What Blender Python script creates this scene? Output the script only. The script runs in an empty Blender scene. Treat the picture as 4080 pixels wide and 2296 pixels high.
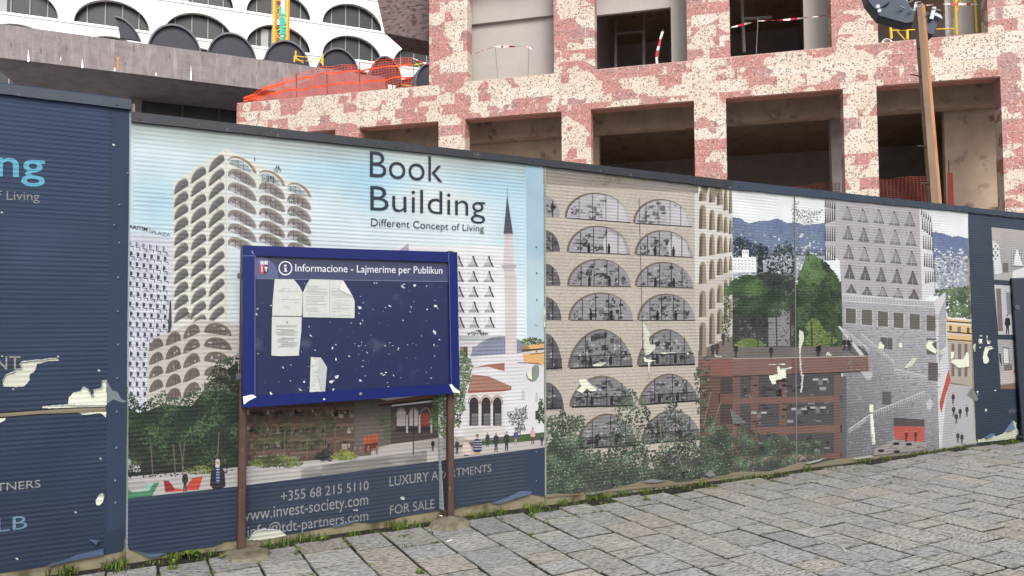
import bpy, math, random
from mathutils import Vector, Matrix
from mathutils.geometry import tessellate_polygon
rnd = random.Random(7)
SC = bpy.context.scene
COL = SC.collection
# ---------------------------------------------------------------- camera
F, CX, CY = 2900.0, 2040.0, 1148.0
CAM = Vector((0, 0, 1.6))
PITCH = math.atan(135 / F); ROLL = 0.005
fwd = Vector((0, math.cos(PITCH), math.sin(PITCH)))
r0 = Vector((1, 0, 0)); u0_ = Vector((0, -math.sin(PITCH), math.cos(PITCH)))
RIGHT = r0 * math.cos(ROLL) - u0_ * math.sin(ROLL)
UP = u0_ * math.cos(ROLL) + r0 * math.sin(ROLL)
cd = bpy.data.cameras.new('camera'); cam = bpy.data.objects.new('camera', cd); COL.objects.link(cam)
cd.sensor_fit = 'HORIZONTAL'; cd.sensor_width = 36.0; cd.lens = F / 4080 * 36.0
cd.clip_start = 0.05; cd.clip_end = 3000
M = Matrix((RIGHT, UP, -fwd)).transposed().to_4x4(); M.translation = CAM
cam.matrix_world = M
SC.camera = cam
# ---------------------------------------------------------------- light
SUN_EL, SUN_AZ = math.radians(40), math.radians(166)      # azimuth clockwise from +Y
w = bpy.data.worlds.new('World'); SC.world = w; w.use_nodes = True
nt = w.node_tree; nt.nodes.clear()
sky = nt.nodes.new('ShaderNodeTexSky'); sky.sky_type = 'NISHITA'; sky.sun_disc = False
sky.sun_elevation = SUN_EL; sky.sun_rotation = SUN_AZ; sky.air_density = 1.0; sky.dust_density = 4.0; sky.ozone_density = 1.0
hs = nt.nodes.new('ShaderNodeHueSaturation'); hs.inputs['Saturation'].default_value = 0.35
bg = nt.nodes.new('ShaderNodeBackground'); bg.inputs['Strength'].default_value = 0.15
wo = nt.nodes.new('ShaderNodeOutputWorld')
nt.links.new(sky.outputs[0], hs.inputs['Color']); nt.links.new(hs.outputs[0], bg.inputs[0]); nt.links.new(bg.outputs[0], wo.inputs[0])
sl = bpy.data.lights.new('sun', 'SUN'); sl.energy = 1.5; sl.angle = math.radians(25); sl.color = (1.0, 0.965, 0.91)
so = bpy.data.objects.new('sun', sl); COL.objects.link(so)
sd = Vector((math.sin(SUN_AZ) * math.cos(SUN_EL), math.cos(SUN_AZ) * math.cos(SUN_EL), math.sin(SUN_EL)))
so.rotation_euler = sd.to_track_quat('Z', 'Y').to_euler(); so.location = (0, -5, 20)
SC.view_settings.view_transform = 'Standard'; SC.view_settings.look = 'None'
SC.view_settings.exposure = 0.52; SC.view_settings.gamma = 1.0
SC.cycles.max_bounces = 8; SC.cycles.diffuse_bounces = 6
KP = 0.62            # printed ink: picture value -> reflectance
# ---------------------------------------------------------------- helpers
def ray(px, py):
    return (fwd + RIGHT * ((px - CX) / F) - UP * ((py - CY) / F))
class Frame:
    """upright plane: origin on the ground, x along it, y into the depth, z up"""
    def __init__(s, origin, xdir):
        s.o = Vector((origin[0], origin[1], 0)); s.x = Vector((xdir[0], xdir[1], 0)).normalized()
        s.y = Vector((-s.x.y, s.x.x, 0))
    def at(s, px, py, dy=0.0):
        """local (x, z) of the photograph's point on the plane y = dy"""
        d = ray(px, py); n = s.y
        t = (n.dot(s.o - CAM) + dy) / n.dot(d)
        p = CAM + d * t - s.o
        return p.dot(s.x), p.z
    def rot(s): return math.atan2(s.x.y, s.x.x)
    def world(s, x, y, z=0): return s.o + s.x * x + s.y * y + Vector((0, 0, z))
def ground(px, py):
    d = ray(px, py); t = -CAM.z / d.z
    return CAM + d * t
def vp(px):
    d = ray(px, 1283 + 0.005 * (2040 - px)); return Vector((d.x, d.y, 0)).normalized()
def lin(c): 
    c = c / 255.0
    return c / 12.92 if c <= 0.04045 else ((c + 0.055) / 1.055) ** 2.4
def S(r, g, b, k=1.0): return (min(.92, lin(r) * k), min(.92, lin(g) * k), min(.92, lin(b) * k), 1.0)
def ink(c, a=1.0):
    g = .3 * c[0] + .6 * c[1] + .1 * c[2]; c = [v * .8 + g * .2 for v in c]      # sun-faded print
    c = [v + (14 if v < 60 else max(0, 14 - (v - 60) * .1)) * .5 for v in c]
    return (min(.9, lin(c[0]) * KP), min(.9, lin(c[1]) * KP), min(.9, lin(c[2]) * KP), a)
class MB:
    def __init__(s): s.v = []; s.f = []; s.c = []
    def quad(s, a, b, c, d, col=None):
        n = len(s.v); s.v += [tuple(a), tuple(b), tuple(c), tuple(d)]; s.f.append((n, n + 1, n + 2, n + 3)); s.c.append(col)
    def tri(s, a, b, c, col=None):
        n = len(s.v); s.v += [tuple(a), tuple(b), tuple(c)]; s.f.append((n, n + 1, n + 2)); s.c.append(col)
    def box(s, x0, x1, y0, y1, z0, z1, col=None):
        n = len(s.v)
        s.v += [(x, y, z) for z in (z0, z1) for y in (y0, y1) for x in (x0, x1)]
        for q in ((0, 1, 5, 4), (1, 3, 7, 5), (3, 2, 6, 7), (2, 0, 4, 6), (4, 5, 7, 6), (2, 3, 1, 0)):
            s.f.append(tuple(n + i for i in q)); s.c.append(col)
    def hexa(s, bot, top, col=None):
        """prism between two rings of points"""
        n = len(s.v); k = len(bot); s.v += [tuple(p) for p in bot] + [tuple(p) for p in top]
        for i in range(k):
            j = (i + 1) % k; s.f.append((n + i, n + j, n + k + j, n + k + i)); s.c.append(col)
        s.f.append(tuple(n + i for i in reversed(range(k)))); s.c.append(col)
        s.f.append(tuple(n + k + i for i in range(k))); s.c.append(col)
    def tube(s, a, b, r, n=8, r2=None, col=None):
        a = Vector(a); b = Vector(b); d = (b - a).normalized(); r2 = r if r2 is None else r2
        e = d.orthogonal().normalized(); g = d.cross(e)
        ra = [a + (e * math.cos(t) + g * math.sin(t)) * r for t in [2 * math.pi * i / n for i in range(n)]]
        rb = [b + (e * math.cos(t) + g * math.sin(t)) * r2 for t in [2 * math.pi * i / n for i in range(n)]]
        s.hexa(ra, rb, col)
    def poly(s, pts, col=None):
        n = len(s.v); s.v += [tuple(p) for p in pts]
        for t in tessellate_polygon([[Vector(p) for p in pts]]):
            s.f.append(tuple(n + i for i in t)); s.c.append(col)
    def pieces(s, name, mat, parent=None):
        """one object for every separate piece"""
        par = list(range(len(s.v)))
        def find(i):
            while par[i] != i: par[i] = par[par[i]]; i = par[i]
            return i
        for f in s.f:
            for i in f[1:]: par[find(i)] = find(f[0])
        groups = {}
        for f, c in zip(s.f, s.c): groups.setdefault(find(f[0]), []).append((f, c))
        for g in groups.values():
            m = MB(); ix = {}
            for f, c in g:
                for i in f:
                    if i not in ix: ix[i] = len(m.v); m.v.append(s.v[i])
                m.f.append(tuple(ix[i] for i in f)); m.c.append(c)
            o = m.build(name, mat, parent)
        return o
    def build(s, name, mat, parent=None, smooth=False, loc=None):
        me = bpy.data.meshes.new(name); me.from_pydata(s.v, [], s.f); me.update()
        if any(c is not None for c in s.c):
            at = me.color_attributes.new('Color', 'FLOAT_COLOR', 'CORNER'); buf = []
            for f, c in zip(s.f, s.c):
                c = c or (0.5, 0.5, 0.5, 1)
                if isinstance(c[0], tuple): 
                    for q in c: buf += q
                else: buf += list(c) * len(f)
            at.data.foreach_set('color', buf)
        if mat: me.materials.append(mat)
        if smooth:
            for p in me.polygons: p.use_smooth = True
        o = bpy.data.objects.new(name, me); COL.objects.link(o)
        if parent: o.parent = parent
        if loc: o.location = loc
        return o
def tag(o, label=None, cat=None, group=None, kind=None):
    if label: o['label'] = label
    if cat: o['category'] = cat
    if group: o['group'] = group
    if kind: o['kind'] = kind
    return o
def thing(name, label, cat, loc=(0, 0, 0), rz=0.0, group=None):
    o = bpy.data.objects.new(name, None); COL.objects.link(o); o.location = loc; o.rotation_euler = (0, 0, rz)
    o.empty_display_size = 0.2
    return tag(o, label, cat, group)
# ---------------------------------------------------------------- materials
def nodes(name):
    m = bpy.data.materials.new(name); m.use_nodes = True; t = m.node_tree
    return m, t, t.nodes['Principled BSDF'], t.nodes.new, t.links.new
def mat(name, col, rough=0.7, var=0.15, scale=6.0, bump=0.0, metal=0.0, stretch=(1, 1, 1), spec=0.3, dirt=None):
    m, t, b, N, L = nodes(name)
    tc = N('ShaderNodeTexCoord'); mp = N('ShaderNodeMapping'); mp.inputs['Scale'].default_value = stretch
    L(tc.outputs['Object'], mp.inputs[0])
    no = N('ShaderNodeTexNoise'); no.inputs['Scale'].default_value = scale; no.inputs['Detail'].default_value = 7; no.inputs['Roughness'].default_value = 0.62
    L(mp.outputs[0], no.inputs['Vector'])
    mr = N('ShaderNodeMapRange'); mr.inputs[1].default_value = 0.25; mr.inputs[2].default_value = 0.75
    mr.inputs[3].default_value = 1 - var; mr.inputs[4].default_value = 1 + var
    L(no.outputs[0], mr.inputs[0])
    mx = N('ShaderNodeMix'); mx.data_type = 'RGBA'; mx.blend_type = 'MULTIPLY'; mx.inputs[0].default_value = 1.0
    mx.inputs[6].default_value = col if len(col) == 4 else (*col, 1); L(mr.outputs[0], mx.inputs[7])
    out = mx.outputs[2]
    if dirt:
        n2 = N('ShaderNodeTexNoise'); n2.inputs['Scale'].default_value = dirt[1]; n2.inputs['Detail'].default_value = 8; L(mp.outputs[0], n2.inputs['Vector'])
        r2 = N('ShaderNodeMapRange'); r2.inputs[1].default_value = dirt[2]; r2.inputs[2].default_value = dirt[2] + .15; L(n2.outputs[0], r2.inputs[0])
        m2 = N('ShaderNodeMix'); m2.data_type = 'RGBA'; L(r2.outputs[0], m2.inputs[0]); L(out, m2.inputs[6]); m2.inputs[7].default_value = dirt[0]
        out = m2.outputs[2]
    L(out, b.inputs['Base Color']); b.inputs['Roughness'].default_value = rough; b.inputs['Metallic'].default_value = metal
    b.inputs['Specular IOR Level'].default_value = spec
    if bump:
        bu = N('ShaderNodeBump'); bu.inputs['Strength'].default_value = bump; bu.inputs['Distance'].default_value = 0.02
        L(no.outputs[0], bu.inputs['Height']); L(bu.outputs[0], b.inputs['Normal'])
    return m
def attr_mat(name, rough=0.7, var=0.12, scale=20.0, spec=0.2, bump=0.0):
    m, t, b, N, L = nodes(name)
    a = N('ShaderNodeAttribute'); a.attribute_name = 'Color'
    tc = N('ShaderNodeTexCoord'); no = N('ShaderNodeTexNoise'); no.inputs['Scale'].default_value = scale; no.inputs['Detail'].default_value = 5
    L(tc.outputs['Object'], no.inputs['Vector'])
    mr = N('ShaderNodeMapRange'); mr.inputs[1].default_value = .25; mr.inputs[2].default_value = .75; mr.inputs[3].default_value = 1 - var; mr.inputs[4].default_value = 1 + var
    L(no.outputs[0], mr.inputs[0])
    mx = N('ShaderNodeMix'); mx.data_type = 'RGBA'; mx.blend_type = 'MULTIPLY'; mx.inputs[0].default_value = 1
    L(a.outputs['Color'], mx.inputs[6]); L(mr.outputs[0], mx.inputs[7]); L(mx.outputs[2], b.inputs['Base Color'])
    b.inputs['Roughness'].default_value = rough; b.inputs['Specular IOR Level'].default_value = spec
    if bump:
        bu = N('ShaderNodeBump'); bu.inputs['Strength'].default_value = bump; bu.inputs['Distance'].default_value = .01
        L(no.outputs[0], bu.inputs['Height']); L(bu.outputs[0], b.inputs['Normal'])
    return m
def font_mesh(txt, bold=0.0):
    """outline text as triangles scaled to the unit square"""
    cu = bpy.data.curves.new('lettering', 'FONT'); cu.body = txt; cu.offset = bold; cu.resolution_u = 4
    ob = bpy.data.objects.new('lettering', cu); COL.objects.link(ob)
    dg = bpy.context.evaluated_depsgraph_get(); me = bpy.data.meshes.new_from_object(ob.evaluated_get(dg))
    vs = [v.co.copy() for v in me.vertices]; fs = [tuple(p.vertices) for p in me.polygons]
    bpy.data.objects.remove(ob); bpy.data.curves.remove(cu); bpy.data.meshes.remove(me)
    x0 = min(v.x for v in vs); x1 = max(v.x for v in vs); y0 = min(v.y for v in vs); y1 = max(v.y for v in vs)
    return [((v.x - x0) / (x1 - x0), (v.y - y0) / (y1 - y0)) for v in vs], fs
# ---------------------------------------------------------------- hoarding frame and printed-vinyl painter
g0 = ground(495, 2243)
HO = Frame((g0.x, g0.y), vp(7575))
FLAT = [(HO.at(a, 1300)[0], HO.at(b, 1300)[0]) for a, b in ((432, 521), (2092, 2168), (3110, 3166), (3795, 3862))]
def vinyl_mat(name, rough=0.6, spec=0.1, rib=1.0):
    m, t, b, N, L = nodes(name)
    def mth(op, a, bb=None, c=None):
        n = N('ShaderNodeMath'); n.operation = op
        for i, v in enumerate((a, bb, c)):
            if v is None: continue
            if isinstance(v, (int, float)): n.inputs[i].default_value = v
            else: L(v, n.inputs[i])
        return n.outputs[0]
    geo = N('ShaderNodeNewGeometry')
    mp = N('ShaderNodeMapping'); mp.vector_type = 'POINT'
    a = HO.rot(); mp.inputs['Rotation'].default_value = (0, 0, -a)
    ro = Vector((HO.o.x * math.cos(a) + HO.o.y * math.sin(a), -HO.o.x * math.sin(a) + HO.o.y * math.cos(a), 0))
    mp.inputs['Location'].default_value = -ro
    L(geo.outputs['Position'], mp.inputs[0])
    sx = N('ShaderNodeSeparateXYZ'); L(mp.outputs[0], sx.inputs[0]); U, Z = sx.outputs[0], sx.outputs[2]
    n1 = N('ShaderNodeTexNoise'); n1.inputs['Scale'].default_value = 1.3; n1.inputs['Detail'].default_value = 3; L(mp.outputs[0], n1.inputs[0])
    wob = mth('MULTIPLY', n1.outputs[0], 0.01)
    ph = mth('MULTIPLY', mth('ADD', Z, wob), 2 * math.pi / 0.031)
    s = mth('SINE', ph); s = mth('MULTIPLY', s, 1.7); s = mth('MINIMUM', mth('MAXIMUM', s, -1.0), 1.0)
    amp = N('ShaderNodeMapRange'); amp.inputs[1].default_value = .32; amp.inputs[2].default_value = .6; amp.inputs[3].default_value = .2; amp.inputs[4].default_value = 1
    n2 = N('ShaderNodeTexNoise'); n2.inputs['Scale'].default_value = 2.2; n2.inputs['Detail'].default_value = 2
    m2 = N('ShaderNodeMapping'); m2.inputs['Scale'].default_value = (.5, 1, 2.5); L(mp.outputs[0], m2.inputs[0]); L(m2.outputs[0], n2.inputs[0]); L(n2.outputs[0], amp.inputs[0])
    h = mth('MULTIPLY', s, amp.outputs[0])
    for lo, hi in FLAT:
        inside = mth('COMPARE', U, (lo + hi) / 2, (hi - lo) / 2)
        h = mth('MULTIPLY', h, mth('SUBTRACT', 1.0, inside))
    n3 = N('ShaderNodeTexNoise'); n3.inputs['Scale'].default_value = 9; n3.inputs['Detail'].default_value = 4; L(mp.outputs[0], n3.inputs[0])
    h = mth('ADD', h, mth('MULTIPLY', n3.outputs[0], 0.8)); n5 = N('ShaderNodeTexNoise'); n5.inputs['Scale'].default_value = 1.7; n5.inputs['Detail'].default_value = 2; L(mp.outputs[0], n5.inputs[0]); h = mth('ADD', h, mth('MULTIPLY', n5.outputs[0], 14.0))
    bu = N('ShaderNodeBump'); bu.inputs['Strength'].default_value = 0.6 * rib; bu.inputs['Distance'].default_value = 0.0021
    L(h, bu.inputs['Height']); L(bu.outputs[0], b.inputs['Normal'])
    at = N('ShaderNodeAttribute'); at.attribute_name = 'Color'
    # grain in the print, weathering that does not follow the light
    g = N('ShaderNodeTexNoise'); g.inputs['Scale'].default_value = 1.0; g.inputs['Detail'].default_value = 4; g.inputs['Roughness'].default_value = .7
    mg = N('ShaderNodeMapping'); mg.inputs['Scale'].default_value = (32, 32, 70); L(mp.outputs[0], mg.inputs[0]); L(mg.outputs[0], g.inputs[0])
    gr = mth('MULTIPLY', mth('SUBTRACT', g.outputs[0], .5), mth('MULTIPLY', mth('SUBTRACT', 1.0, at.outputs['Alpha']), 5.0))
    n4 = N('ShaderNodeTexNoise'); n4.inputs['Scale'].default_value = 3; n4.inputs['Detail'].default_value = 8; L(mp.outputs[0], n4.inputs[0])
    wv = N('ShaderNodeMapRange'); wv.inputs[1].default_value = .3; wv.inputs[2].default_value = .7; wv.inputs[3].default_value = .93; wv.inputs[4].default_value = 1.07; L(n4.outputs[0], wv.inputs[0])
    k = mth('MULTIPLY', wv.outputs[0], mth('ADD', 1.0, gr))
    mx = N('ShaderNodeMix'); mx.data_type = 'RGBA'; mx.blend_type = 'MULTIPLY'; mx.inputs[0].default_value = 1
    L(at.outputs['Color'], mx.inputs[6]); L(k, mx.inputs[7]); L(mx.outputs[2], b.inputs['Base Color'])
    b.inputs['Roughness'].default_value = rough; b.inputs['Specular IOR Level'].default_value = spec
    return m
VINYL = vinyl_mat('printed_vinyl')
BARE = vinyl_mat('bare_sheet', rough=0.6, spec=.15)
LETTER = vinyl_mat('printed_letters', rough=0.6, spec=.1)
class Art(MB):
    """flat print on a vertical plane: picture points are laid on the plane, layer by layer"""
    def __init__(s, fr, u0, y0=-0.004, step=0.0003):
        super().__init__(); s.fr = fr; s.u0 = u0; s.y0 = y0; s.step = step; s.lay = 0
    def P(s, x, y, lay=None):
        u, z = s.fr.at(x, y); return (u - s.u0, s.y0 - (s.lay if lay is None else lay) * s.step, z)
    def pp(s, pts, col, a=1.0, lay=None):
        s.poly([s.P(x, y, lay) for x, y in pts], ink(col, a))
    def rect(s, x0, y0, x1, y1, col, a=1.0, lay=None):
        s.pp(((x0, y0), (x1, y0), (x1, y1), (x0, y1)), col, a, lay)
    def line(s, x0, y0, x1, y1, wd, col, lay=None):
        dx, dy = x1 - x0, y1 - y0; l = math.hypot(dx, dy) or 1; nx, ny = -dy / l * wd / 2, dx / l * wd / 2
        s.quad(s.P(x0 + nx, y0 + ny, lay), s.P(x1 + nx, y1 + ny, lay), s.P(x1 - nx, y1 - ny, lay), s.P(x0 - nx, y0 - ny, lay), ink(col))
    def grad(s, tl, tr, br, bl, nx, ny, fn, lay=None, a=1.0):
        def q(i, j):
            t, r = i / nx, j / ny
            return ((tl[0] * (1 - t) + tr[0] * t) * (1 - r) + (bl[0] * (1 - t) + br[0] * t) * r,
                    (tl[1] * (1 - t) + tr[1] * t) * (1 - r) + (bl[1] * (1 - t) + br[1] * t) * r)
        for j in range(ny):
            for i in range(nx):
                c4 = [q(i, j), q(i + 1, j), q(i + 1, j + 1), q(i, j + 1)]
                s.quad(*[s.P(x, y, lay) for x, y in c4], tuple(ink(fn(x, y), a) for x, y in c4))
    def arch(s, bl, br, ap, col, lay=None, a=1.0, n=14, sc=1.0, off=(0, 0), bulge=1.0):
        mx, my = (bl[0] + br[0]) / 2 + off[0], (bl[1] + br[1]) / 2 + off[1]
        hx, hy = (br[0] - bl[0]) / 2 * sc, (br[1] - bl[1]) / 2 * sc
        vx, vy = 0.0, -math.sqrt(max(4.0, ((bl[1] + br[1]) / 2 - ap[1]) ** 2 - ((br[1] - bl[1]) / 2) ** 2)) * sc
        sg = lambda v, e: math.copysign(abs(v) ** e, v)
        pts = [(mx + hx * sg(math.cos(t), bulge) + vx * math.sin(t) ** bulge, my + hy * sg(math.cos(t), bulge) + vy * math.sin(t) ** bulge) for t in [math.pi * i / n for i in range(n)]] + [(mx - hx, my - hy)]
        s.pp(pts, col, a, lay)
        return lambda p, q: (mx + hx * p + vx * q, my + hy * p + vy * q)
    def fillrects(s, f, n, cols, lay, smin=.05, smax=.25, tmax=.95):
        for _ in range(n):
            p = rnd.uniform(-.95, .8); q = rnd.uniform(0, tmax); w = rnd.uniform(smin, smax); h = rnd.uniform(smin, smax) * .7
            if max(p * p, (p + w) ** 2) + (q + h) ** 2 < .93:
                s.quad(*[s.P(*f(a, b), lay) for a, b in ((p, q), (p + w, q), (p + w, q + h), (p, q + h))], ink(rnd.choice(cols)))
    def bars(s, f, xs, wd, col, lay, rail=None, railn=0):
        for p in xs:
            q = math.sqrt(max(0, 1 - p * p)); a = f(p, 0); b = f(p, q); s.line(a[0], a[1], b[0], b[1], wd, col, lay)
        if rail:
            for i in range(railn):
                p = -.97 + 1.94 * i / (railn - 1); q = min(rail, math.sqrt(max(0, 1 - p * p))); a = f(p, 0); b = f(p, q); s.line(a[0], a[1], b[0], b[1], wd * .55, col, lay)
    def leaves(s, inside, box, n, cols, size, lay, levels=2):
        k = 0; tries = 0; n = int(n * 1.5); p1, p2 = rnd.uniform(0, 6), rnd.uniform(0, 6)
        cols = sorted(cols, key=lambda c: c[0] + 2 * c[1] + c[2]); lo = min(cols, key=sum); mean = [sum(c[i] for c in cols) / len(cols) for i in range(3)]
        wl = max(14.0, min(60.0, (box[2] - box[0]) * .22))
        def shade(x, y):
            # light and dark leaf masses of the printed photograph
            v = .5 + .26 * math.sin(x / wl * 2.1 + p1 + 1.3 * math.sin(y / wl * 1.7 + p2)) + .2 * math.sin(y / wl * 2.6 + p2 + math.sin(x / wl)) + rnd.uniform(-.3, .3)
            c = cols[max(0, min(len(cols) - 1, int(v * len(cols))))]; return mixc(c, mean, .3)
        while k < n and tries < n * 12:
            tries += 1
            x = rnd.uniform(box[0], box[2]); y = rnd.uniform(box[1], box[3])
            if not inside(x, y): continue
            k += 1; r = rnd.uniform(*size) * .74; t = rnd.uniform(0, math.pi); e = rnd.uniform(.35, .8)
            c, d = math.cos(t) * r, math.sin(t) * r
            q = [(x + c, y + d), (x - d * e, y + c * e), (x - c, y - d), (x + d * e, y - c * e)]
            s.quad(*[s.P(a, b, lay + rnd.randrange(levels)) for a, b in q][:4], ink(shade(x, y)))
    def text(s, txt, tl, tr, br, bl, col, lay, bold=0.0):
        vs, fs = font_mesh(txt, bold); q = [Vector(s.P(*p, lay)) for p in (tl, tr, br, bl)]
        n = len(s.v)
        for x, y in vs:
            s.v.append(tuple((q[3] * (1 - x) + q[2] * x) * (1 - y) + (q[0] * (1 - x) + q[1] * x) * y))
        for f in fs: s.f.append(tuple(n + i for i in f)); s.c.append(ink(col))
def lines(root, u0, y0, specs):
    for sp in specs:
        t = Art(HO, u0, y0); t.text(*sp); t.build('lettering', LETTER, root)
def blob(cx, cy, rx, ry, k=.35, ph=0.0):
    def f(x, y):
        a = math.atan2((y - cy) / ry, (x - cx) / rx); r = math.hypot((x - cx) / rx, (y - cy) / ry)
        return r < 1 + k * .5 * (math.sin(3 * a + ph) + math.sin(7 * a + 2 * ph) * .6 + math.sin(13 * a + 5 * ph) * .4)
    return f
def inpoly(pts):
    def f(x, y):
        r = False; j = len(pts) - 1
        for i in range(len(pts)):
            (xi, yi), (xj, yj) = pts[i], pts[j]
            if (yi > y) != (yj > y) and x < (xj - xi) * (y - yi) / (yj - yi) + xi: r = not r
            j = i
        return r
    return f
def Z(x0, y0, k, pts): return [(x0 + x / k, y0 + y / k) for x, y in pts]
PALE = (226, 231, 208)
def mixc(a, b, t):
    t = max(0, min(1, t)); return tuple(a[i] * (1 - t) + b[i] * t for i in range(3))
def torn(B, pts, lay, lips, side=(196, 200, 198)):
    """bare metal showing where the vinyl came off, its ragged edge standing up around it"""
    q = []
    for i in range(len(pts)):          # ragged outline
        (xa, ya), (xb, yb) = pts[i], pts[(i + 1) % len(pts)]; q.append((xa, ya)); l = math.hypot(xb - xa, yb - ya); n = int(l / 9)
        for k in range(1, n + 1): t = k / (n + 1); q.append((xa + (xb - xa) * t + rnd.uniform(-1.6, 1.6), ya + (yb - ya) * t + rnd.uniform(-1.6, 1.6)))
    B.pp(q, PALE if rnd.random() < .7 else (204, 208, 190), lay=lay)
    ins = inpoly(q); n = len(q)
    if n < 6: return
    st = rnd.randrange(n); run = int(n * rnd.uniform(.45, .75)); prev = None
    for k in range(run):
        i = (st + k) % n; (xa, ya), (xb, yb) = q[i - 1], q[(i + 1) % n]; dx, dy = xb - xa, yb - ya; l = math.hypot(dx, dy) or 1; nx, ny = -dy / l, dx / l
        if not ins(q[i][0] + nx * 1.2, q[i][1] + ny * 1.2): nx, ny = -nx, -ny
        w = rnd.uniform(1.2, 4.2) * math.sin(math.pi * (k + .5) / run); a = Vector(B.P(q[i][0] - nx * .6, q[i][1] - ny * .6, lay)); b = Vector(B.P(q[i][0] + nx * w, q[i][1] + ny * w, lay)); b.y -= .003 + .003 * w
        m = len(lips.v); lips.v += [tuple(a), tuple(b)]
        if prev is not None: lips.f.append((prev, m, m + 1, prev + 1)); lips.c.append(ink(side))
        prev = m
METAL = mat('hoarding_steel', S(158, 150, 124, .5), .55, .25, 9, .15, dirt=(S(88, 80, 58, .7), 5, .5))
CAPM = mat('grey_flashing', S(48, 51, 58, .72), .5, .25, 8, .1, dirt=(S(110, 112, 115), 14, .66))
CAPB = mat('blue_grey_flashing', S(54, 65, 82, .66), .5, .2, 8, .1, dirt=(S(100, 108, 118), 14, .68))
def hoard_root(px, label, name='hoarding_panel'):
    u0 = HO.at(px, 1300)[0]; p = HO.world(u0, 0)
    return thing(name, label, 'hoarding', p, HO.rot(), 'printed hoarding panels in a row'), u0
def sheet(root, u0, pl, pr, tl, tr):
    """bare corrugated metal under the vinyl, standing on the ground, and its posts behind"""
    ul, ur = HO.at(pl, 1300)[0] - u0, HO.at(pr, 1300)[0] - u0
    zl, zr = HO.at(pl, tl)[1] - .02, HO.at(pr, tr)[1] - .02
    m = MB(); m.hexa([(ul, 0, -.02), (ur, 0, -.02), (ur, .035, -.02), (ul, .035, -.02)], [(ul, 0, zl), (ur, 0, zr), (ur, .035, zr), (ul, .035, zl)])
    m.build('metal_sheet', METAL, root)
    b = MB()
    for k in range(4):
        x = ul + .06 + (ur - ul - .12) * k / 3; b.box(x - .03, x + .03, .037, .1, -.02, min(zl, zr) - .12)
    b.pieces('back_post', METAL, root)
def cap(root, u0, pl, tl, bl, pr, tr, br, mt, out=.03):
    m = MB(); N = 24
    for i in range(N):
        a, b = i / N, (i + 1) / N
        def q(t, j): 
            x = pl + (pr - pl) * t; y = (tl + (tr - tl) * t) if j else (bl + (br - bl) * t) + math.sin(t * 40) * .8 + rnd.uniform(-.6, .6)
            u, z = HO.at(x, y); return u - u0, z
        (xa, za), (xb, zb) = q(a, 0), q(b, 0); (_, ta), (_, tb) = q(a, 1), q(b, 1)
        m.hexa([(xa, -out, za), (xb, -out, zb), (xb, .05, zb), (xa, .05, za)], [(xa, -out, ta), (xb, -out, tb), (xb, .05, tb), (xa, .05, ta)])
    for t in (.02, .31, .64, .97):
        x = pl + (pr - pl) * t; u, z = HO.at(x, (tl + (tr - tl) * t) * .35 + (bl + (br - bl) * t) * .65)
        m.tube((u - u0, -out - .006, z), (u - u0, -out + .002, z), .009, 8)
    return m.build('cap_flashing', mt, root)
def rivets(root, u0, pts):
    m = MB()
    for x, y in pts:
        u, z = HO.at(x, y); m.tube((u - u0, -.016, z), (u - u0, -.002, z), .005, 8, .009, ink((118, 130, 145)))
    m.pieces('rivet', LETTER, root)
def flap(art, pts_px, lift, col):
    """a curl of loosened vinyl standing off the panel"""
    q = []
    for (x, y), l in zip(pts_px, lift):
        u, z = art.fr.at(x, y); q.append((u - art.u0, -.008 - l, z))
    return q
# ---------------------------------------------------------------- panel 1: tall navy panel
K1 = 2.5255
root, u0 = hoard_root(-1400, 'tall dark blue hoarding panel with cyan letters and torn patches, at the left')
sheet(root, u0, -1400, 521, 168, 402)
A = Art(HO, u0)
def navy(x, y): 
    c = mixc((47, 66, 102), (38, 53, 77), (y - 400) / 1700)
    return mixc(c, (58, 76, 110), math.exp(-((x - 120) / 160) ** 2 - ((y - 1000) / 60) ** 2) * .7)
bot1 = Z(0, 1722, K1, [(-3535, 1915), (-1000, 1560), (0, 1420), (450, 1355), (540, 1310), (680, 1292), (860, 1255), (1045, 1215), (1052, 1238), (1230, 1200), (1252, 1150)])
N = len(bot1)
pts = [(x, y) for x, y in bot1]
for i in range(N - 1):
    (xa, ya), (xb, yb) = pts[i], pts[i + 1]
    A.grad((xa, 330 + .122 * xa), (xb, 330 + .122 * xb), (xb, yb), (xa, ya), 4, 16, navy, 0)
A.rect(496, 395, 516, 2150, (42, 57, 84), lay=0)
A.pp([(432, 430), (516, 440), (503, 2100), (425, 2120)], (44, 60, 88), lay=1)
# torn vinyl
p1 = Z(0, 1148, K1, [(25, 940), (60, 870), (130, 845), (160, 818), (215, 805), (195, 770), (215, 740), (340, 725), (420, 722), (500, 706), (560, 703), (598, 733), (490, 735), (375, 762), (365, 800), (340, 845), (300, 870), (300, 930), (250, 985), (150, 998), (40, 995)])
p2 = Z(0, 1148, K1, [(685, 1172), (690, 1110), (740, 1050), (810, 1035), (835, 993), (890, 1015), (930, 1090), (945, 1020), (1015, 1008), (1030, 930), (1075, 925), (1075, 1175)])
p2g = Z(0, 1148, K1, [(1075, 925), (1100, 980), (1130, 1030), (1180, 1043), (1215, 1110), (1278, 1143), (1230, 1152), (1140, 1120), (1085, 1160), (1075, 1172)])
p3 = Z(0, 1148, K1, [(425, 1192), (560, 1180), (690, 1172), (1068, 1175), (1068, 1200), (600, 1212), (430, 1208)])
p4 = Z(0, 1148, K1, [(-3500, 1400), (-200, 1282), (0, 1258), (600, 1214), (1068, 1200), (1068, 1243), (400, 1268), (0, 1298), (-200, 1320), (-3500, 1450)])
p5 = Z(0, 1148, K1, [(800, 1255), (1068, 1243), (1065, 1300), (1010, 1258), (830, 1282)])
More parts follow.
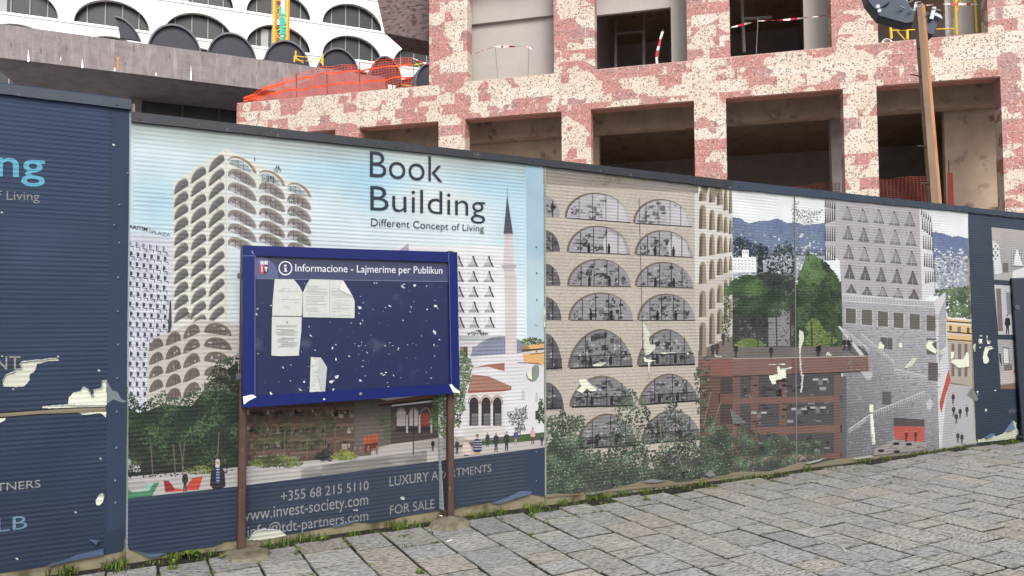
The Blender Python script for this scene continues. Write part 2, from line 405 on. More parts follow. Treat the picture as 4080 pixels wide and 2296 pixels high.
p6 = Z(0, 1148, K1, [(-60, 1310), (65, 1300), (50, 1330), (0, 1362), (-60, 1390)])
B = Art(HO, u0); 
LP = MB()
for p in (p1, p2, p3, p5, p6): torn(B, p, 4, LP)
B.pp(p2g, (112, 124, 134), lay=4); B.pp(p4, (128, 116, 92), lay=5)
for q in ([(-200, 1278), (0, 1250), (600, 1206), (1068, 1192), (1068, 1200), (600, 1216), (0, 1262), (-200, 1290)], [(0, 1298), (400, 1266), (800, 1254), (800, 1262), (400, 1276), (0, 1312)]):
    A.pp(Z(0, 1148, K1, q), (45, 42, 36), lay=6)
def ell(cx, cy, rx, ry, t=0.0, n=14): return [(cx + rx * math.cos(a) * math.cos(t) - ry * math.sin(a) * math.sin(t), cy + rx * math.cos(a) * math.sin(t) + ry * math.sin(a) * math.cos(t)) for a in [2 * math.pi * i / n for i in range(n)]]
torn(B, ell(399, 1990, 26, 14, -1.1), 4, LP)
for x, y, r in ((232, 1421, 5), (394, 1476, 6), (53, 1551, 4), (401, 1827, 5), (302, 2041, 5), (68, 2226, 6), (9, 1420, 4), (8, 847, 5), (453, 578, 6)): B.pp(ell(x, y, r, r * .6, .4), (200, 205, 205), lay=4)
A.build('vinyl_print', VINYL, root); B.pieces('torn_patch', BARE, root); LP.pieces('torn_edge', LETTER, root)
TY = -.006
lines(root, u0, TY, [('ng', (-12, 626), (180, 640), (180, 746), (-12, 741), (84, 172, 210), 3, .01)])
lines(root, u0, TY, [('f Living', (-9, 760), (158, 766), (158, 812), (-9, 808), (135, 137, 140), 3)])
lines(root, u0, TY, [('NT', (-22, 1420), (83, 1420), (83, 1471), (-22, 1474), (150, 146, 138), 3)])
lines(root, u0, TY, [('TNERS', (-14, 1926), (162, 1911), (162, 1942), (-14, 1959), (145, 146, 148), 3)])
lines(root, u0, TY, [('ALB', (-105, 2076), (109, 2053), (109, 2105), (-105, 2132), (100, 140, 172), 3)])
cap(root, u0, -1400, 167, 214, 523, 402, 440, CAPB)
rivets(root, u0, [(508, 692), (476, 817), (455, 898), (475, 969), (471, 1107), (470, 1241), (471, 1374), (468, 1508), (465, 1641), (464, 1784), (459, 1915), (460, 2003)])
fl = MB()
for q in ([(352, 2146, .0), (385, 2163, .05), (395, 2148, .03)], [(190, 2255, .0), (300, 2212, .0), (413, 2184, .0), (413, 2205, .03), (270, 2232, .03), (200, 2254, .02)]):
    P = flap(A, [(a, b) for a, b, c in q], [c for a, b, c in q], None); fl.poly(P, ink((62, 82, 118)))
fl.pieces('loose_flap', LETTER, root)

# ---------------------------------------------------------------- panel 2: tower poster
root, u0 = hoard_root(521, 'poster hoarding panel printed with a pale arched tower and a mosque under blue sky')
sheet(root, u0, 521, 2166, 452, 638)
A = Art(HO, u0)
def sky2(x, y):
    top = 455 + .1138 * (x - 521); d = y - top
    c = mixc((150, 162, 160), (196, 218, 226), (d - 20) / 110)
    c = mixc(c, (214, 227, 236), (y - 750) / 400)
    for cx, cy, rx, ry, k in ((1480, 700, 170, 70, .9), (1640, 660, 110, 45, -.5), (1480, 790, 80, 60, .6), (1950, 740, 200, 60, .7), (640, 820, 120, 120, .6), (1250, 690, 130, 60, .5), (1750, 800, 160, 60, -.6), (2060, 900, 90, 200, .5)):
        g = math.exp(-((x - cx) / rx) ** 2 - ((y - cy) / ry) ** 2)
        c = mixc(c, (148, 203, 232) if k > 0 else (226, 226, 222), g * abs(k))
    return c
A.grad((516, 470), (2165, 660), (2165, 1800), (505, 1800), 60, 44, sky2, 0)
A.grad((2095, 655), (2165, 664), (2168, 1780), (2100, 1785), 3, 20, lambda x, y: (150, 190, 214) if y < 1000 else (172, 200, 216), 1)
A.pp([(2078, 1480), (2166, 1450), (2168, 1785), (2080, 1800)], (205, 210, 218), lay=2)
# hotel block at the left with a notched skin
A.pp([(512, 922), (690, 955), (692, 1330), (620, 1400), (592, 1640), (505, 1640), (508, 1300)], (196, 202, 216), .96, 1)
for j in range(17):
    for i in range(7):
        sl = .17 * (1 - j / 15); x = 514 + i * 27 + (j % 2) * 4; y = 962 + j * 40 + sl * (x - 512)
        if x > 675 or (x > 600 and y > 1370) or y > 1600: continue
        dk = (60, 64, 78) if j else (150, 155, 185)
        A.rect(x, y, x + 10, y + 15, dk, lay=2); A.pp([(x, y - 3), (x + 3, y - 3), (x + 3, y + 18), (x + 18, y + 20), (x + 18, y + 33), (x + 15, y + 33), (x + 15, y + 23), (x, y + 20)], (45, 48, 58), lay=3)
        A.pp([(x + 6, y + 22), (x + 27, y + 25), (x + 27, y + 38), (x + 6, y + 35)], rnd.choice([(212, 217, 228), (180, 187, 205)]), lay=2)
# the tower
A.pp([(900, 592), (690, 730), (690, 1345), (900, 1345)], (214, 214, 206), .97, 2)
A.grad((900, 592), (1245, 760), (1243, 1345), (900, 1345), 8, 6, lambda x, y: mixc((212, 214, 206), (206, 218, 224), (y - 650) / 250), 2)
cols = (((691, 778), (751, 740), (730, 714), 51.2, 12), ((758, 735), (822, 692), (800, 668), 53.4, 12), ((829, 692), (895, 640), (878, 620), 54.8, 13))
for bl, br, ap, st, n in cols:
    for k in range(n):
        d = k * st; b2 = lambda p: (p[0], p[1] + d)
        if bl[1] + d > 1335: continue
        A.arch(b2(bl), b2(br), (ap[0], ap[1] + d - 2), (158, 152, 142), 3, bulge=.86); f = A.arch(b2(bl), b2(br), b2(ap), (106, 102, 105), 4, sc=.93, off=(2, 0), bulge=.86)
        A.fillrects(f, 6, [(112, 106, 108), (80, 74, 78), (124, 118, 116)], 5)
        a = f(-.9, .1); b = f(.9, .35); A.line(a[0], a[1], b[0], b[1], 1.6, (40, 38, 42), 6)
        if rnd.random() < .3: c = f(rnd.uniform(-.3, .5), .2); A.leaves(blob(c[0], c[1], 11, 9), (c[0] - 14, c[1] - 12, c[0] + 14, c[1] + 12), 16, [(90, 118, 88), (58, 84, 58), (120, 140, 105)], (2, 4), 7)
for bl, br, ap, st, n in (((907, 700), (1022, 749), (945, 677), 54.3, 6), ((1031, 753), (1136, 796), (1064, 729), 51.3, 5), ((1144, 800), (1240, 838), (1175, 776), 48.2, 5)):
    d0 = -st; q = lambda p: (p[0], p[1] + d0)
    A.arch(q(bl), q(br), q(ap), (150, 132, 108), 4); A.arch(q(bl), q(br), q(ap), (205, 219, 226), 5, sc=.88, off=(-7, 3))
    f = A.arch(q(bl), q(br), q(ap), (205, 219, 226), 5, sc=.8, off=(-8, 4)); A.bars(f, (-.7, -.2, .3), 1.5, (80, 84, 90), 6)
    if bl[0] > 1000 and bl[0] < 1100: A.leaves(blob(1070, 718, 34, 12), (1030, 700, 1110, 740), 60, [(70, 82, 78), (110, 120, 112), (50, 60, 56)], (2, 5), 6)
    for k in range(n):
        d = k * st; b2 = lambda p: (p[0], p[1] + d)
        A.arch(b2(bl), b2(br), (ap[0], ap[1] + d - 2), (150, 138, 124), 4, bulge=.88); f = A.arch(b2(bl), b2(br), b2(ap), (128, 121, 123), 5, sc=.94, off=(-3, 2), bulge=.88)
        A.fillrects(f, 9, [(175, 174, 178), (98, 90, 92), (150, 146, 150), (88, 80, 84)], 6)
        A.pp([f(-.95, 0), f(-.7, .45), f(-.1, .2), f(.2, 0)], (178, 177, 182), lay=6)
        A.bars(f, (-.45, -.05, .35), 1.8, (62, 60, 64), 7)
        A.line(*f(-.6, .72), *f(.75, .55), 1.6, (80, 72, 66), 7)
        if rnd.random() < .5: c = f(rnd.choice((-.5, .4)), .25); A.leaves(blob(c[0], c[1], 15, 11), (c[0] - 18, c[1] - 15, c[0] + 18, c[1] + 15), 26, [(90, 118, 88), (58, 84, 58), (120, 140, 105)], (2, 5), 8)
A.line(900, 594, 900, 1330, 2, (190, 186, 172), 7)
A.leaves(blob(1106, 676, 13, 14), (1085, 655, 1125, 695), 40, [(50, 66, 60), (76, 92, 84)], (2, 4), 6)
A.pp([(1012, 642), (1014, 620), (1017, 642)], (50, 56, 60), lay=6)
# podium
A.pp([(585, 1640), (587, 1398), (622, 1342), (690, 1318), (800, 1272), (950, 1292), (950, 1640)], (192, 187, 180), .95, 8)
for bl, br, ap, st, n in (((593, 1401), (650, 1376), (630, 1347), 54.6, 4), ((659, 1378), (721, 1354), (701, 1321), 56, 5), ((729, 1353), (796, 1322), (776, 1292), 57.5, 5), ((812, 1324), (923, 1340), (867, 1287), 57, 5), ((952, 1340), (1000, 1335), (965, 1300), 57, 4)):
    for k in range(n):
        d = k * st; b2 = lambda p: (p[0], p[1] + d)
        A.arch(b2(bl), b2(br), b2(ap), (112, 100, 86), 9); f = A.arch(b2(bl), b2(br), b2(ap), (106, 98, 94), 10, sc=.9, off=(4 if bl[0] < 800 else 0, 1))
        A.fillrects(f, 10, [(150, 146, 142), (80, 74, 72), (180, 178, 174), (92, 84, 80)], 11, .08, .3); A.bars(f, (-.3, .2, .6), 1.5, (60, 56, 56), 12)
A.leaves(blob(750, 1262, 22, 14), (720, 1240, 785, 1285), 60, [(84, 108, 80), (58, 82, 54)], (2, 5), 9)
A.pp([(668, 1330), (672, 1260), (676, 1200), (682, 1198), (684, 1300), (678, 1322)], (58, 78, 58), lay=9)
# white tower with flared windows behind the mosque
A.pp([(1560, 1000), (1625, 962), (1628, 1010), (1640, 978), (2010, 985), (2005, 1345), (1560, 1345)], (222, 223, 230), .97, 1)
A.pp([(1588, 1000), (1627, 968), (1628, 1000)], (165, 165, 175), lay=2)
for j in range(5):
    for xc in (1826, 1884, 1946):
        y0 = 1020 + j * 60.7; y1 = y0 + 44; xc2 = xc + j * 1.4
        A.pp([(xc2 - 24, y1), (xc2 - 8, y0 + 22), (xc2 - 4, y0), (xc2 + 4, y0), (xc2 + 9, y0 + 20), (xc2 + 20, y1)], (192, 190, 198), lay=2)
        A.pp([(xc2 - 3, y0), (xc2 + 4, y0), (xc2 + 9, y0 + 20), (xc2 + 21, y1), (xc2 + 13, y1), (xc2 + 3, y0 + 20)], (70, 68, 74), lay=3)
        A.rect(xc2 - 20, y1 - 10, xc2 + 8, y1 - 1, (158, 155, 162), lay=3)
        for a in range(3):
            for b in range(4): A.rect(xc2 - 24 + a * 5, y0 + b * 6, xc2 - 22 + a * 5, y0 + b * 6 + 2, (165, 165, 172), lay=2); A.rect(xc2 + 10 + a * 5, y0 + b * 6, xc2 + 12 + a * 5, y0 + b * 6 + 2, (165, 165, 172), lay=2)
A.rect(1828, 1336, 2000, 1342, (205, 205, 208), lay=4)
for i in range(40): A.rect(1830 + i * 4.2, 1342, 1832 + i * 4.2, 1358, (140, 140, 142), lay=4)
A.leaves(blob(1905, 1327, 40, 9), (1850, 1308, 1960, 1340), 60, [(60, 68, 62), (100, 112, 100), (44, 50, 46)], (2, 6), 5)
A.rect(1828, 1358, 2010, 1440, (206, 205, 208), lay=2); A.rect(1832, 1382, 1862, 1420, (150, 125, 90), lay=3); A.rect(1880, 1382, 1935, 1416, (160, 135, 98), lay=3); A.rect(1846, 1382, 1862, 1425, (90, 78, 66), lay=4)
# mosque
A.pp([(1700, 1560), (1873, 1424), (2120, 1400), (2166, 1455), (2168, 1800), (1700, 1840)], (214, 213, 218), .96, 3)
dome = [(1873, 1421)] + [(1996 - 123 * math.cos(t), 1421 - 12 * (t / math.pi) - 76 * math.sin(t) ** 1.25) for t in [math.pi * i / 16 for i in range(1, 16)]] + [(2122, 1404)]
A.pp(dome, (130, 138, 164), .95, 4)
for i in range(-5, 6): A.line(1996 + i * 22, 1412 - i * 1.2, 1996 + i * 9, 1347 + abs(i) * 2, 1.2, (100, 108, 136), 5)
for k in range(3): A.line(1905 + k * 14, 1400 - k * 18, 2085 - k * 14, 1392 - k * 18, 1.2, (104, 112, 140), 5)
A.pp([(2010, 950), (2040, 950), (2046, 1060), (2056, 1110), (2058, 1412), (2013, 1412), (2010, 1110), (2004, 1060)], (206, 196, 196), .95, 6)
A.pp([(2020, 770), (2023, 800), (2042, 926), (2042, 935), (2007, 935), (2006, 926)], (78, 78, 92), .95, 6); A.rect(2008, 930, 2041, 952, (215, 206, 204), lay=6); A.line(2020, 748, 2020, 790, 2, (120, 122, 130), 6)
A.pp([(1997, 1056), (2057, 1056), (2050, 1072), (2044, 1080), (2010, 1080), (2003, 1072)], (188, 178, 180), lay=7); A.line(1997, 1060, 2057, 1060, 2, (120, 112, 116), 8); A.line(2008, 1104, 2052, 1104, 2, (130, 122, 124), 8)
for k in range(9): A.rect(2010 + k * 3.6, 938, 2011.4 + k * 3.6, 948, (150, 138, 136), lay=7)
A.pp([(2078, 1378), (2165, 1366), (2167, 1455), (2085, 1440)], (224, 168, 96), lay=4); A.line(2078, 1398, 2166, 1390, 7, (70, 64, 66), 5); A.line(2076, 1408, 2166, 1399, 8, (205, 203, 206), 5); A.line(2112, 1412, 2166, 1406, 3, (80, 70, 66), 6)
A.leaves(blob(2120, 1360, 46, 14, .2), (2070, 1340, 2165, 1380), 140, [(74, 92, 50), (100, 116, 62), (54, 70, 40)], (3, 6), 6)
A.pp(Z(1780, 1400, 2.417, [(250, 160), (390, 128), (555, 112), (555, 192), (400, 150)]), (165, 100, 86), .9, 5)
A.pp(Z(1780, 1400, 2.417, [(680, 103), (880, 112), (925, 145), (880, 125), (680, 112)]), (150, 92, 80), lay=5)
A.pp(Z(1780, 1400, 2.417, [(200, 385), (240, 222), (400, 240), (625, 340), (600, 372)]), (168, 116, 98), .88, 5)
A.pp(Z(1780, 1400, 2.417, [(200, 383), (600, 368), (622, 345), (618, 372), (540, 385), (200, 403)]), (160, 74, 54), lay=6)
for k in range(11):
    a = k / 10; A.line(1868 + a * 160, 1556 - a * 6, 1884 + a * 60, 1496 + a * 6, 1, (134, 84, 70), 6)
A.pp([(1866, 1562), (2010, 1556), (2006, 1700), (1850, 1710)], (212, 208, 210), lay=5)
for x, w in ((1887, 19), (1935, 19), (1980, 18)):
    A.arch((x - w - 6, 1612), (x + w + 6, 1610), (x, 1574), (166, 124, 108), 6); A.arch((x - w - 2, 1612), (x + w + 2, 1610), (x, 1579), (222, 216, 214), 7)
    A.arch((x - w, 1612), (x + w, 1610), (x, 1582), (54, 50, 54), 8); A.rect(x - w + 1, 1610, x + w - 1, 1696, (54, 50, 54), lay=8)
    A.rect(x - 9, 1648, x + w - 2, 1694, (120, 118, 122), lay=9)
    for k in range(7): A.rect(x - 10 + k * 4, 1655, x - 9 + k * 4, 1695, (30, 30, 34), lay=10)
    A.pp([(x + w - 1, 1612), (x + w + 8, 1612), (x + w + 6, 1620), (x + w + 6, 1690), (x + w + 10, 1700), (x + w - 2, 1700), (x + w, 1690), (x + w, 1620)], (214, 206, 204), lay=10)
A.pp([(1845, 1712), (2010, 1692), (2012, 1745), (1845, 1765)], (204, 198, 196), lay=6)
for x, y in ((2083, 1560), (2137, 1570)): A.arch((x - 6, y + 32), (x + 6, y + 32), (x, y - 8), (190, 186, 192), 5)
A.rect(2132, 1637, 2146, 1672, (72, 58, 56), lay=5)
A.pp([(1700, 1775), (1840, 1757), (2167, 1722), (2167, 1756), (1900, 1785), (1700, 1810)], (66, 92, 58), .92, 6)
# dark timber building, stone wall and porch under the board
A.pp([(940, 1560), (1412, 1560), (1412, 1845), (940, 1880)], (88, 70, 62), .95, 5)
for y in (1622, 1688, 1745, 1800):
    A.rect(945, y, 1412, y + 11, (112, 84, 72), lay=6)
for x in (1010, 1072, 1145, 1275, 1330): A.rect(x, 1575, x + 9, 1850, (108, 80, 68), lay=6)
for _ in range(170):
    x = rnd.uniform(945, 1400); y = rnd.choice((1632, 1642, 1700, 1712, 1757, 1768, 1815)); A.rect(x, y, x + rnd.uniform(5, 22), y + rnd.uniform(4, 24), rnd.choice([(58, 54, 54), (70, 64, 62), (150, 138, 126), (46, 42, 44), (116, 104, 96)]), lay=6)
A.pp([(1412, 1590), (1512, 1590), (1560, 1600), (1560, 1792), (1412, 1832)], (98, 90, 86), .8, 6)
A.pp([(1505, 1612), (1520, 1600), (1742, 1566), (1745, 1584), (1560, 1612)], (128, 88, 76), .9, 8); A.pp([(1505, 1612), (1745, 1584), (1745, 1592), (1510, 1620)], (62, 46, 42), lay=9)
A.pp([(1556, 1620), (1745, 1600), (1745, 1770), (1556, 1775)], (72, 62, 62), .96, 7)
for x in (1597, 1647, 1694):
    A.arch((x - 22, 1660), (x + 22, 1655), (x, 1622), (120, 106, 104), 8); A.arch((x - 18, 1660), (x + 18, 1656), (x, 1630), (165, 155, 152) if x < 1690 else (66, 58, 58), 9)
    A.rect(x - 17, 1656, x + 17, 1698, (160, 152, 150) if x < 1690 else (128, 52, 46), lay=9)
    A.rect(x - 20, 1698, x + 20, 1720, (56, 50, 52), lay=10)
    for k in range(9): A.rect(x - 19 + k * 4.5, 1696, x - 18 + k * 4.5, 1722, (24, 24, 26), lay=11)
    A.rect(x + 20, 1655, x + 27, 1725, (170, 160, 158), lay=10)
A.rect(1682, 1646, 1706, 1690, (150, 56, 46), lay=10)
A.pp([(1448, 1740), (1505, 1728), (1505, 1790), (1448, 1806)], (172, 82, 46), lay=8); A.pp([(1450, 1770), (1505, 1760), (1505, 1790), (1450, 1806)], (104, 50, 36), lay=9)
for x in (1462, 1478, 1492): A.line(x, 1737, x, 1800, 1.3, (92, 40, 26), 10)
A.pp([(1478, 1788), (1560, 1770), (1800, 1738), (1850, 1740), (1850, 1770), (1700, 1800), (1478, 1818)], (170, 164, 160), lay=9)
for k in range(5): A.line(1648, 1766 + k * 6, 1745, 1756 + k * 6, 2.2, (134, 126, 120), 10)
A.line(1646, 1630, 1646, 1812, 4, (38, 36, 38), 12)
# plaza
A.grad((505, 1900), (1700, 1795), (1700, 1850), (503, 1990), 20, 3, lambda x, y: (176, 173, 172), 10, .97)
A.pp([(1200, 1868), (1420, 1832), (1700, 1795), (2168, 1752), (2168, 1800), (1700, 1850), (1200, 1912)], (180, 176, 174), .97, 10)
# planting
gr = [(36, 52, 40), (52, 78, 50), (26, 36, 32), (70, 100, 62), (86, 118, 70), (42, 60, 46)]
outl = [(505, 1900), (505, 1545), (535, 1575), (560, 1620), (600, 1585), (650, 1555), (700, 1590), (740, 1570), (790, 1555), (832, 1500), (862, 1445), (905, 1425), (948, 1408), (960, 1880), (505, 1905)]
A.pp([(505, 1905), (505, 1620), (560, 1650), (650, 1610), (760, 1620), (850, 1510), (948, 1440), (960, 1890)], (40, 46, 42), .9, 9)
A.leaves(inpoly(outl), (505, 1400, 960, 1850), 2600, gr, (4, 10), 10, 4)
A.leaves(inpoly(outl), (505, 1700, 960, 1905), 700, [(34, 38, 36), (46, 52, 46), (60, 58, 52)], (4, 9), 11, 3)
for x, y, x2 in ((610, 1900, 600), (725, 1890, 735), (735, 1890, 715), (865, 1850, 872), (980, 1860, 985), (700, 1900, 690)): A.line(x, y, x2, y - 130, 4, (104, 98, 88), 14)
A.leaves(inpoly([(510, 1830), (560, 1850), (560, 1880), (510, 1880)]), (505, 1825, 565, 1885), 60, [(190, 195, 190), (120, 130, 120)], (3, 6), 14)
A.leaves(blob(800, 1872, 60, 16, .2), (735, 1850, 870, 1895), 160, [(96, 116, 50), (128, 146, 62), (66, 84, 42)], (3, 7), 15)
A.leaves(blob(1100, 1840, 105, 24, .2), (985, 1812, 1210, 1870), 420, [(66, 88, 44), (104, 126, 58), (46, 62, 36), (130, 146, 74)], (4, 8), 12)
A.leaves(blob(1295, 1815, 38, 22, .15), (1250, 1785, 1340, 1842), 160, [(38, 44, 44), (52, 58, 54)], (4, 8), 12)
A.leaves(blob(1372, 1815, 50, 20, .15), (1315, 1790, 1425, 1840), 220, [(120, 132, 52), (150, 156, 70), (90, 104, 46)], (4, 7), 13)
for cx, cy in ((1050, 1740), (1130, 1730), (1220, 1750), (1290, 1700)): A.leaves(blob(cx, cy, 42, 62, .4, cx), (cx - 60, cy - 90, cx + 60, cy + 90), 170, [(70, 88, 54), (96, 110, 72), (52, 64, 46)], (3, 7), 12); A.line(cx, cy + 90, cx + 4, cy - 10, 3, (120, 108, 96), 12)
A.leaves(blob(1778, 1600, 66, 135, .25, 1), (1700, 1440, 1870, 1760), 900, [(74, 104, 58), (98, 130, 76), (52, 78, 48), (120, 148, 96)], (4, 8), 13, 3)
A.leaves(blob(1850, 1480, 26, 85, .35, 2), (1820, 1390, 1885, 1580), 320, [(92, 122, 74), (124, 150, 104), (66, 92, 54)], (3, 7), 13, 3)
A.leaves(blob(1545, 1695, 30, 52, .4, 3), (1505, 1640, 1590, 1760), 160, [(84, 104, 70), (58, 80, 50)], (3, 6), 13)
A.leaves(blob(2065, 1668, 36, 46, .5, 4), (2020, 1610, 2110, 1730), 300, [(84, 92, 86), (112, 120, 112), (62, 70, 64)], (2, 5), 10)
A.line(2060, 1740, 2066, 1680, 4, (90, 84, 80), 10); A.line(2070, 1740, 2074, 1690, 3, (90, 84, 80), 10)
A.leaves(blob(2155, 1640, 16, 46, .3), (2130, 1590, 2166, 1690), 130, [(46, 66, 46), (66, 86, 58)], (4, 7), 10)
# benches and people of the picture
A.pp([(651, 1914), (672, 1915), (695, 1945), (735, 1950), (765, 1905), (808, 1897), (792, 1950), (660, 1961)], (206, 62, 52), lay=13); A.pp([(651, 1914), (672, 1915), (695, 1945), (690, 1958), (658, 1960)], (150, 44, 42), lay=14)
A.pp([(503, 1945), (530, 1962), (560, 1960), (585, 1926), (635, 1922), (606, 1976), (503, 1988)], (66, 128, 96), lay=13); A.pp([(560, 1958), (588, 1926), (614, 1924), (592, 1956)], (140, 185, 172), lay=14)
for k in range(4): A.line(505, 1925 + k * 9, 575, 1918 + k * 8, 3, (150, 150, 150), 12)
def man(x, y0, y1, coat, legs, cut=None, hair=(60, 50, 46), skin=(196, 150, 132), lay=15):
    h = y1 - y0 if not cut else cut; w = h * .145; hd = h * .062; sh = y0 + h * .17; hip = y0 + h * .54
    Y = lambda t: min(y1, y0 + h * t)
    A.pp([(x - w * .45, Y(.5)), (x + w * .45, Y(.5)), (x + w * .5, Y(.98)), (x + w * .15, Y(.98)), (x, Y(.62)), (x - w * .25, Y(.97)), (x - w * .6, Y(.97))], legs, lay=lay)
    A.pp([(x - w * .35, Y(.155)), (x + w * .35, Y(.155)), (x + w * .85, Y(.22)), (x + w, Y(.5)), (x + w * .72, Y(.53)), (x + w * .55, Y(.56)), (x - w * .55, Y(.56)), (x - w * .75, Y(.53)), (x - w, Y(.48)), (x - w * .85, Y(.22))], coat, lay=lay + 1)
    A.pp(ell(x, Y(.085), hd * .72, hd, 0, 12), skin, lay=lay + 2); A.pp([(x - hd * .75, Y(.08)), (x - hd * .6, Y(.02)), (x, Y(0)), (x + hd * .6, Y(.02)), (x + hd * .75, Y(.08)), (x + hd * .4, Y(.05)), (x - hd * .4, Y(.05))], hair, lay=lay + 3)
man(867, 1828, 1950, (48, 44, 52), (40, 42, 48), cut=215, hair=(190, 185, 182)); A.rect(861, 1862, 874, 1925, (64, 84, 140), lay=17)
for k in range(5): A.rect(861, 1868 + k * 11, 874, 1872 + k * 11, (150, 170, 205), lay=18)
A.pp(ell(866, 1857, 9, 6), (186, 212, 222), lay=19)
man(737, 1876, 1961, (52, 46, 48), (48, 42, 44)); man(1900, 1729, 1812, (52, 56, 92), (190, 150, 100), cut=130)
for k in range(4): A.rect(1884, 1757 + k * 10, 1918, 1760 + k * 10, (176, 180, 196), lay=17)
man(1857, 1744, 1816, (220, 188, 184), (70, 60, 62), cut=120, hair=(220, 190, 160))
man(1941, 1723, 1782, (62, 62, 66), (52, 52, 58)); man(1975, 1722, 1803, (52, 52, 66), (58, 54, 66), hair=(150, 146, 144)); man(2017, 1718, 1798, (58, 54, 58), (40, 40, 46))
man(2053, 1712, 1777, (82, 78, 140), (170, 140, 130)); man(2121, 1703, 1771, (208, 164, 162), (120, 50, 56)); man(2157, 1733, 1778, (58, 56, 70), (70, 68, 80)); man(1723, 1749, 1799, (40, 38, 42), (44, 42, 46)); man(1820, 1750, 1812, (70, 60, 56), (52, 50, 54))
for x in (1413, 1436, 1466, 1500): man(x, 1775, 1815, (128, 100, 88), (110, 84, 74))
# navy band, ragged at the foot
top2 = lambda x: 1987 - (x - 503) * .1113 if x < 943 else (1938 - (x - 943) * .1275 if x < 1830 else 1825 - (x - 1830) * .126)
bot2 = [(503, 2160), (515, 2189), (554, 2201), (594, 2213), (673, 2203), (752, 2189), (851, 2177), (895, 2158), (943, 2152), (980, 2138), (1020, 2122), (1099, 2112), (1139, 2130), (1321, 2098), (1388, 2080), (1487, 2082), (1555, 2070), (1606, 2056), (1745, 2035), (1879, 2013), (1966, 1999), (2037, 1979), (2072, 1960), (2119, 1967), (2168, 1979)]
for (xa, ya), (xb, yb) in zip(bot2[:-1], bot2[1:]):
    A.grad((xa, top2(xa)), (xb, top2(xb)), (xb, yb), (xa, ya), max(1, int((xb - xa) / 30)), 4, lambda x, y: mixc((42, 56, 82), (52, 63, 84), (x - 600) / 1200), 21)
A.pp([(2098, top2(2098)), (2166, top2(2166)), (2168, 1978), (2100, 1966)], (46, 61, 90), lay=22)
A.line(518, 452, 506, 2200, 4, (150, 172, 186), 23); A.line(509, 1600, 503, 2180, 5, (128, 132, 128), 23)
A.build('vinyl_print', VINYL, root)
TY = -.0045
nv = (48, 54, 72)
lines(root, u0, TY, [('Book', (1472, 603), (1761, 628), (1761, 728), (1472, 706), nv, 22, -.006)])
lines(root, u0, TY, [('Building', (1474, 741), (1931, 778), (1931, 893), (1474, 871), nv, 22, -.006)])
lines(root, u0, TY, [('Different Concept of Living', (1477, 870), (1926, 898), (1926, 933), (1477, 912), nv, 22, -.004)])
gy = (142, 142, 146)
lines(root, u0, TY, [('+355 68 215 5110', (1118, 1957), (1467, 1914), (1467, 1951), (1118, 1998), gy, 24)])
lines(root, u0, TY, [('www.invest-society.com', (955, 2035), (1465, 1967), (1465, 2025), (955, 2097), gy, 24)])
lines(root, u0, TY, [('info@tdt-partners.com', (985, 2093), (1465, 2028), (1465, 2084), (985, 2153), gy, 24)])
lines(root, u0, TY, [('LUXURY APARTMENTS', (1550, 1899), (1955, 1848), (1955, 1880), (1550, 1938), gy, 24)])
lines(root, u0, TY, [('FOR SALE', (1552, 2014), (1729, 1988), (1729, 2025), (1552, 2051), gy, 24)])
lines(root, u0, TY, [('ARITIM', (513, 895), (588, 907), (588, 923), (513, 910), (56, 60, 70), 6, .03)])
T = Art(HO, u0, TY); T.rect(596, 906, 598, 930, (80, 84, 92), lay=6); T.build('lettering_bar', LETTER, root)
lines(root, u0, TY, [('PLAZA', (604, 918), (679, 931), (679, 946), (604, 932), (84, 88, 96), 6)])
B = Art(HO, u0, -.0122)
LP = MB(); torn(B, Z(1780, 1400, 2.417, [(765, 210), (812, 160), (812, 285), (770, 260)]), 0, LP); B.pp(Z(1780, 1400, 2.417, [(812, 160), (845, 128), (875, 130), (885, 180), (880, 240), (850, 280), (815, 288)]), (122, 140, 134), lay=0)
for x, y, r in ((2136, 1292, 7), (1420, 2032, 5), (1602, 1984, 9), (1410, 2032, 4)): B.pp(ell(x, y, r, r * .7, .4), (190, 196, 200), lay=0)
torn(B, [(985, 2150), (1010, 2118), (1050, 2106), (1115, 2110), (1140, 2132), (1040, 2152)], 1, LP); LP.pieces('torn_edge', LETTER, root)
B.pieces('torn_patch', BARE, root)
cap(root, u0, 523, 449, 488, 2166, 637, 663, CAPM)
rivets(root, u0, [(2136, 985), (2137, 1088), (2138, 1195), (2136, 1400), (2134, 1800), (2134, 1915)])
fl = MB(); W = ink((158, 164, 170)); W2 = ink((96, 104, 116))
def strip(Ax, pts, w0, w1, lifts, c1, c2):
    """a curled ribbon of vinyl hanging off a seam, built as a rounded half tube"""
    for i in range(len(pts) - 1):
        for k in range(6):
            def q(j, kk):
                (x, y) = pts[j]; w = w0 + (w1 - w0) * j / (len(pts) - 1); t = kk / 6 * math.pi
                u, z = Ax.fr.at(x + w * kk / 6, y); return (u - Ax.u0, -.014 - lifts[j] * math.sin(t), z)
            fl.quad(q(i, k), q(i, k + 1), q(i + 1, k + 1), q(i + 1, k), c1 if k < 4 else c2)
strip(A, [(1744, 1722), (1744, 1790), (1746, 1880), (1747, 1960), (1748, 2028)], 2, 20, [.01, .02, .03, .04, .04], W, W2)
for q in ([(1950, 2006, 0), (2010, 1984, .0), (2072, 1955, 0), (2120, 1956, 0), (2105, 1966, .03), (2050, 1982, .03), (1985, 2004, .03)], [(530, 2190, 0), (594, 2206, 0), (670, 2200, 0), (630, 2212, .03), (594, 2216, .03)], [(1320, 2094, 0), (1420, 2072, 0), (1405, 2080, .02), (1330, 2098, .02)]):
    fl.poly(flap(A, [(a, b) for a, b, c in q], [c for a, b, c in q], None), ink((74, 94, 128)))
fl.pieces('loose_flap', LETTER, root)
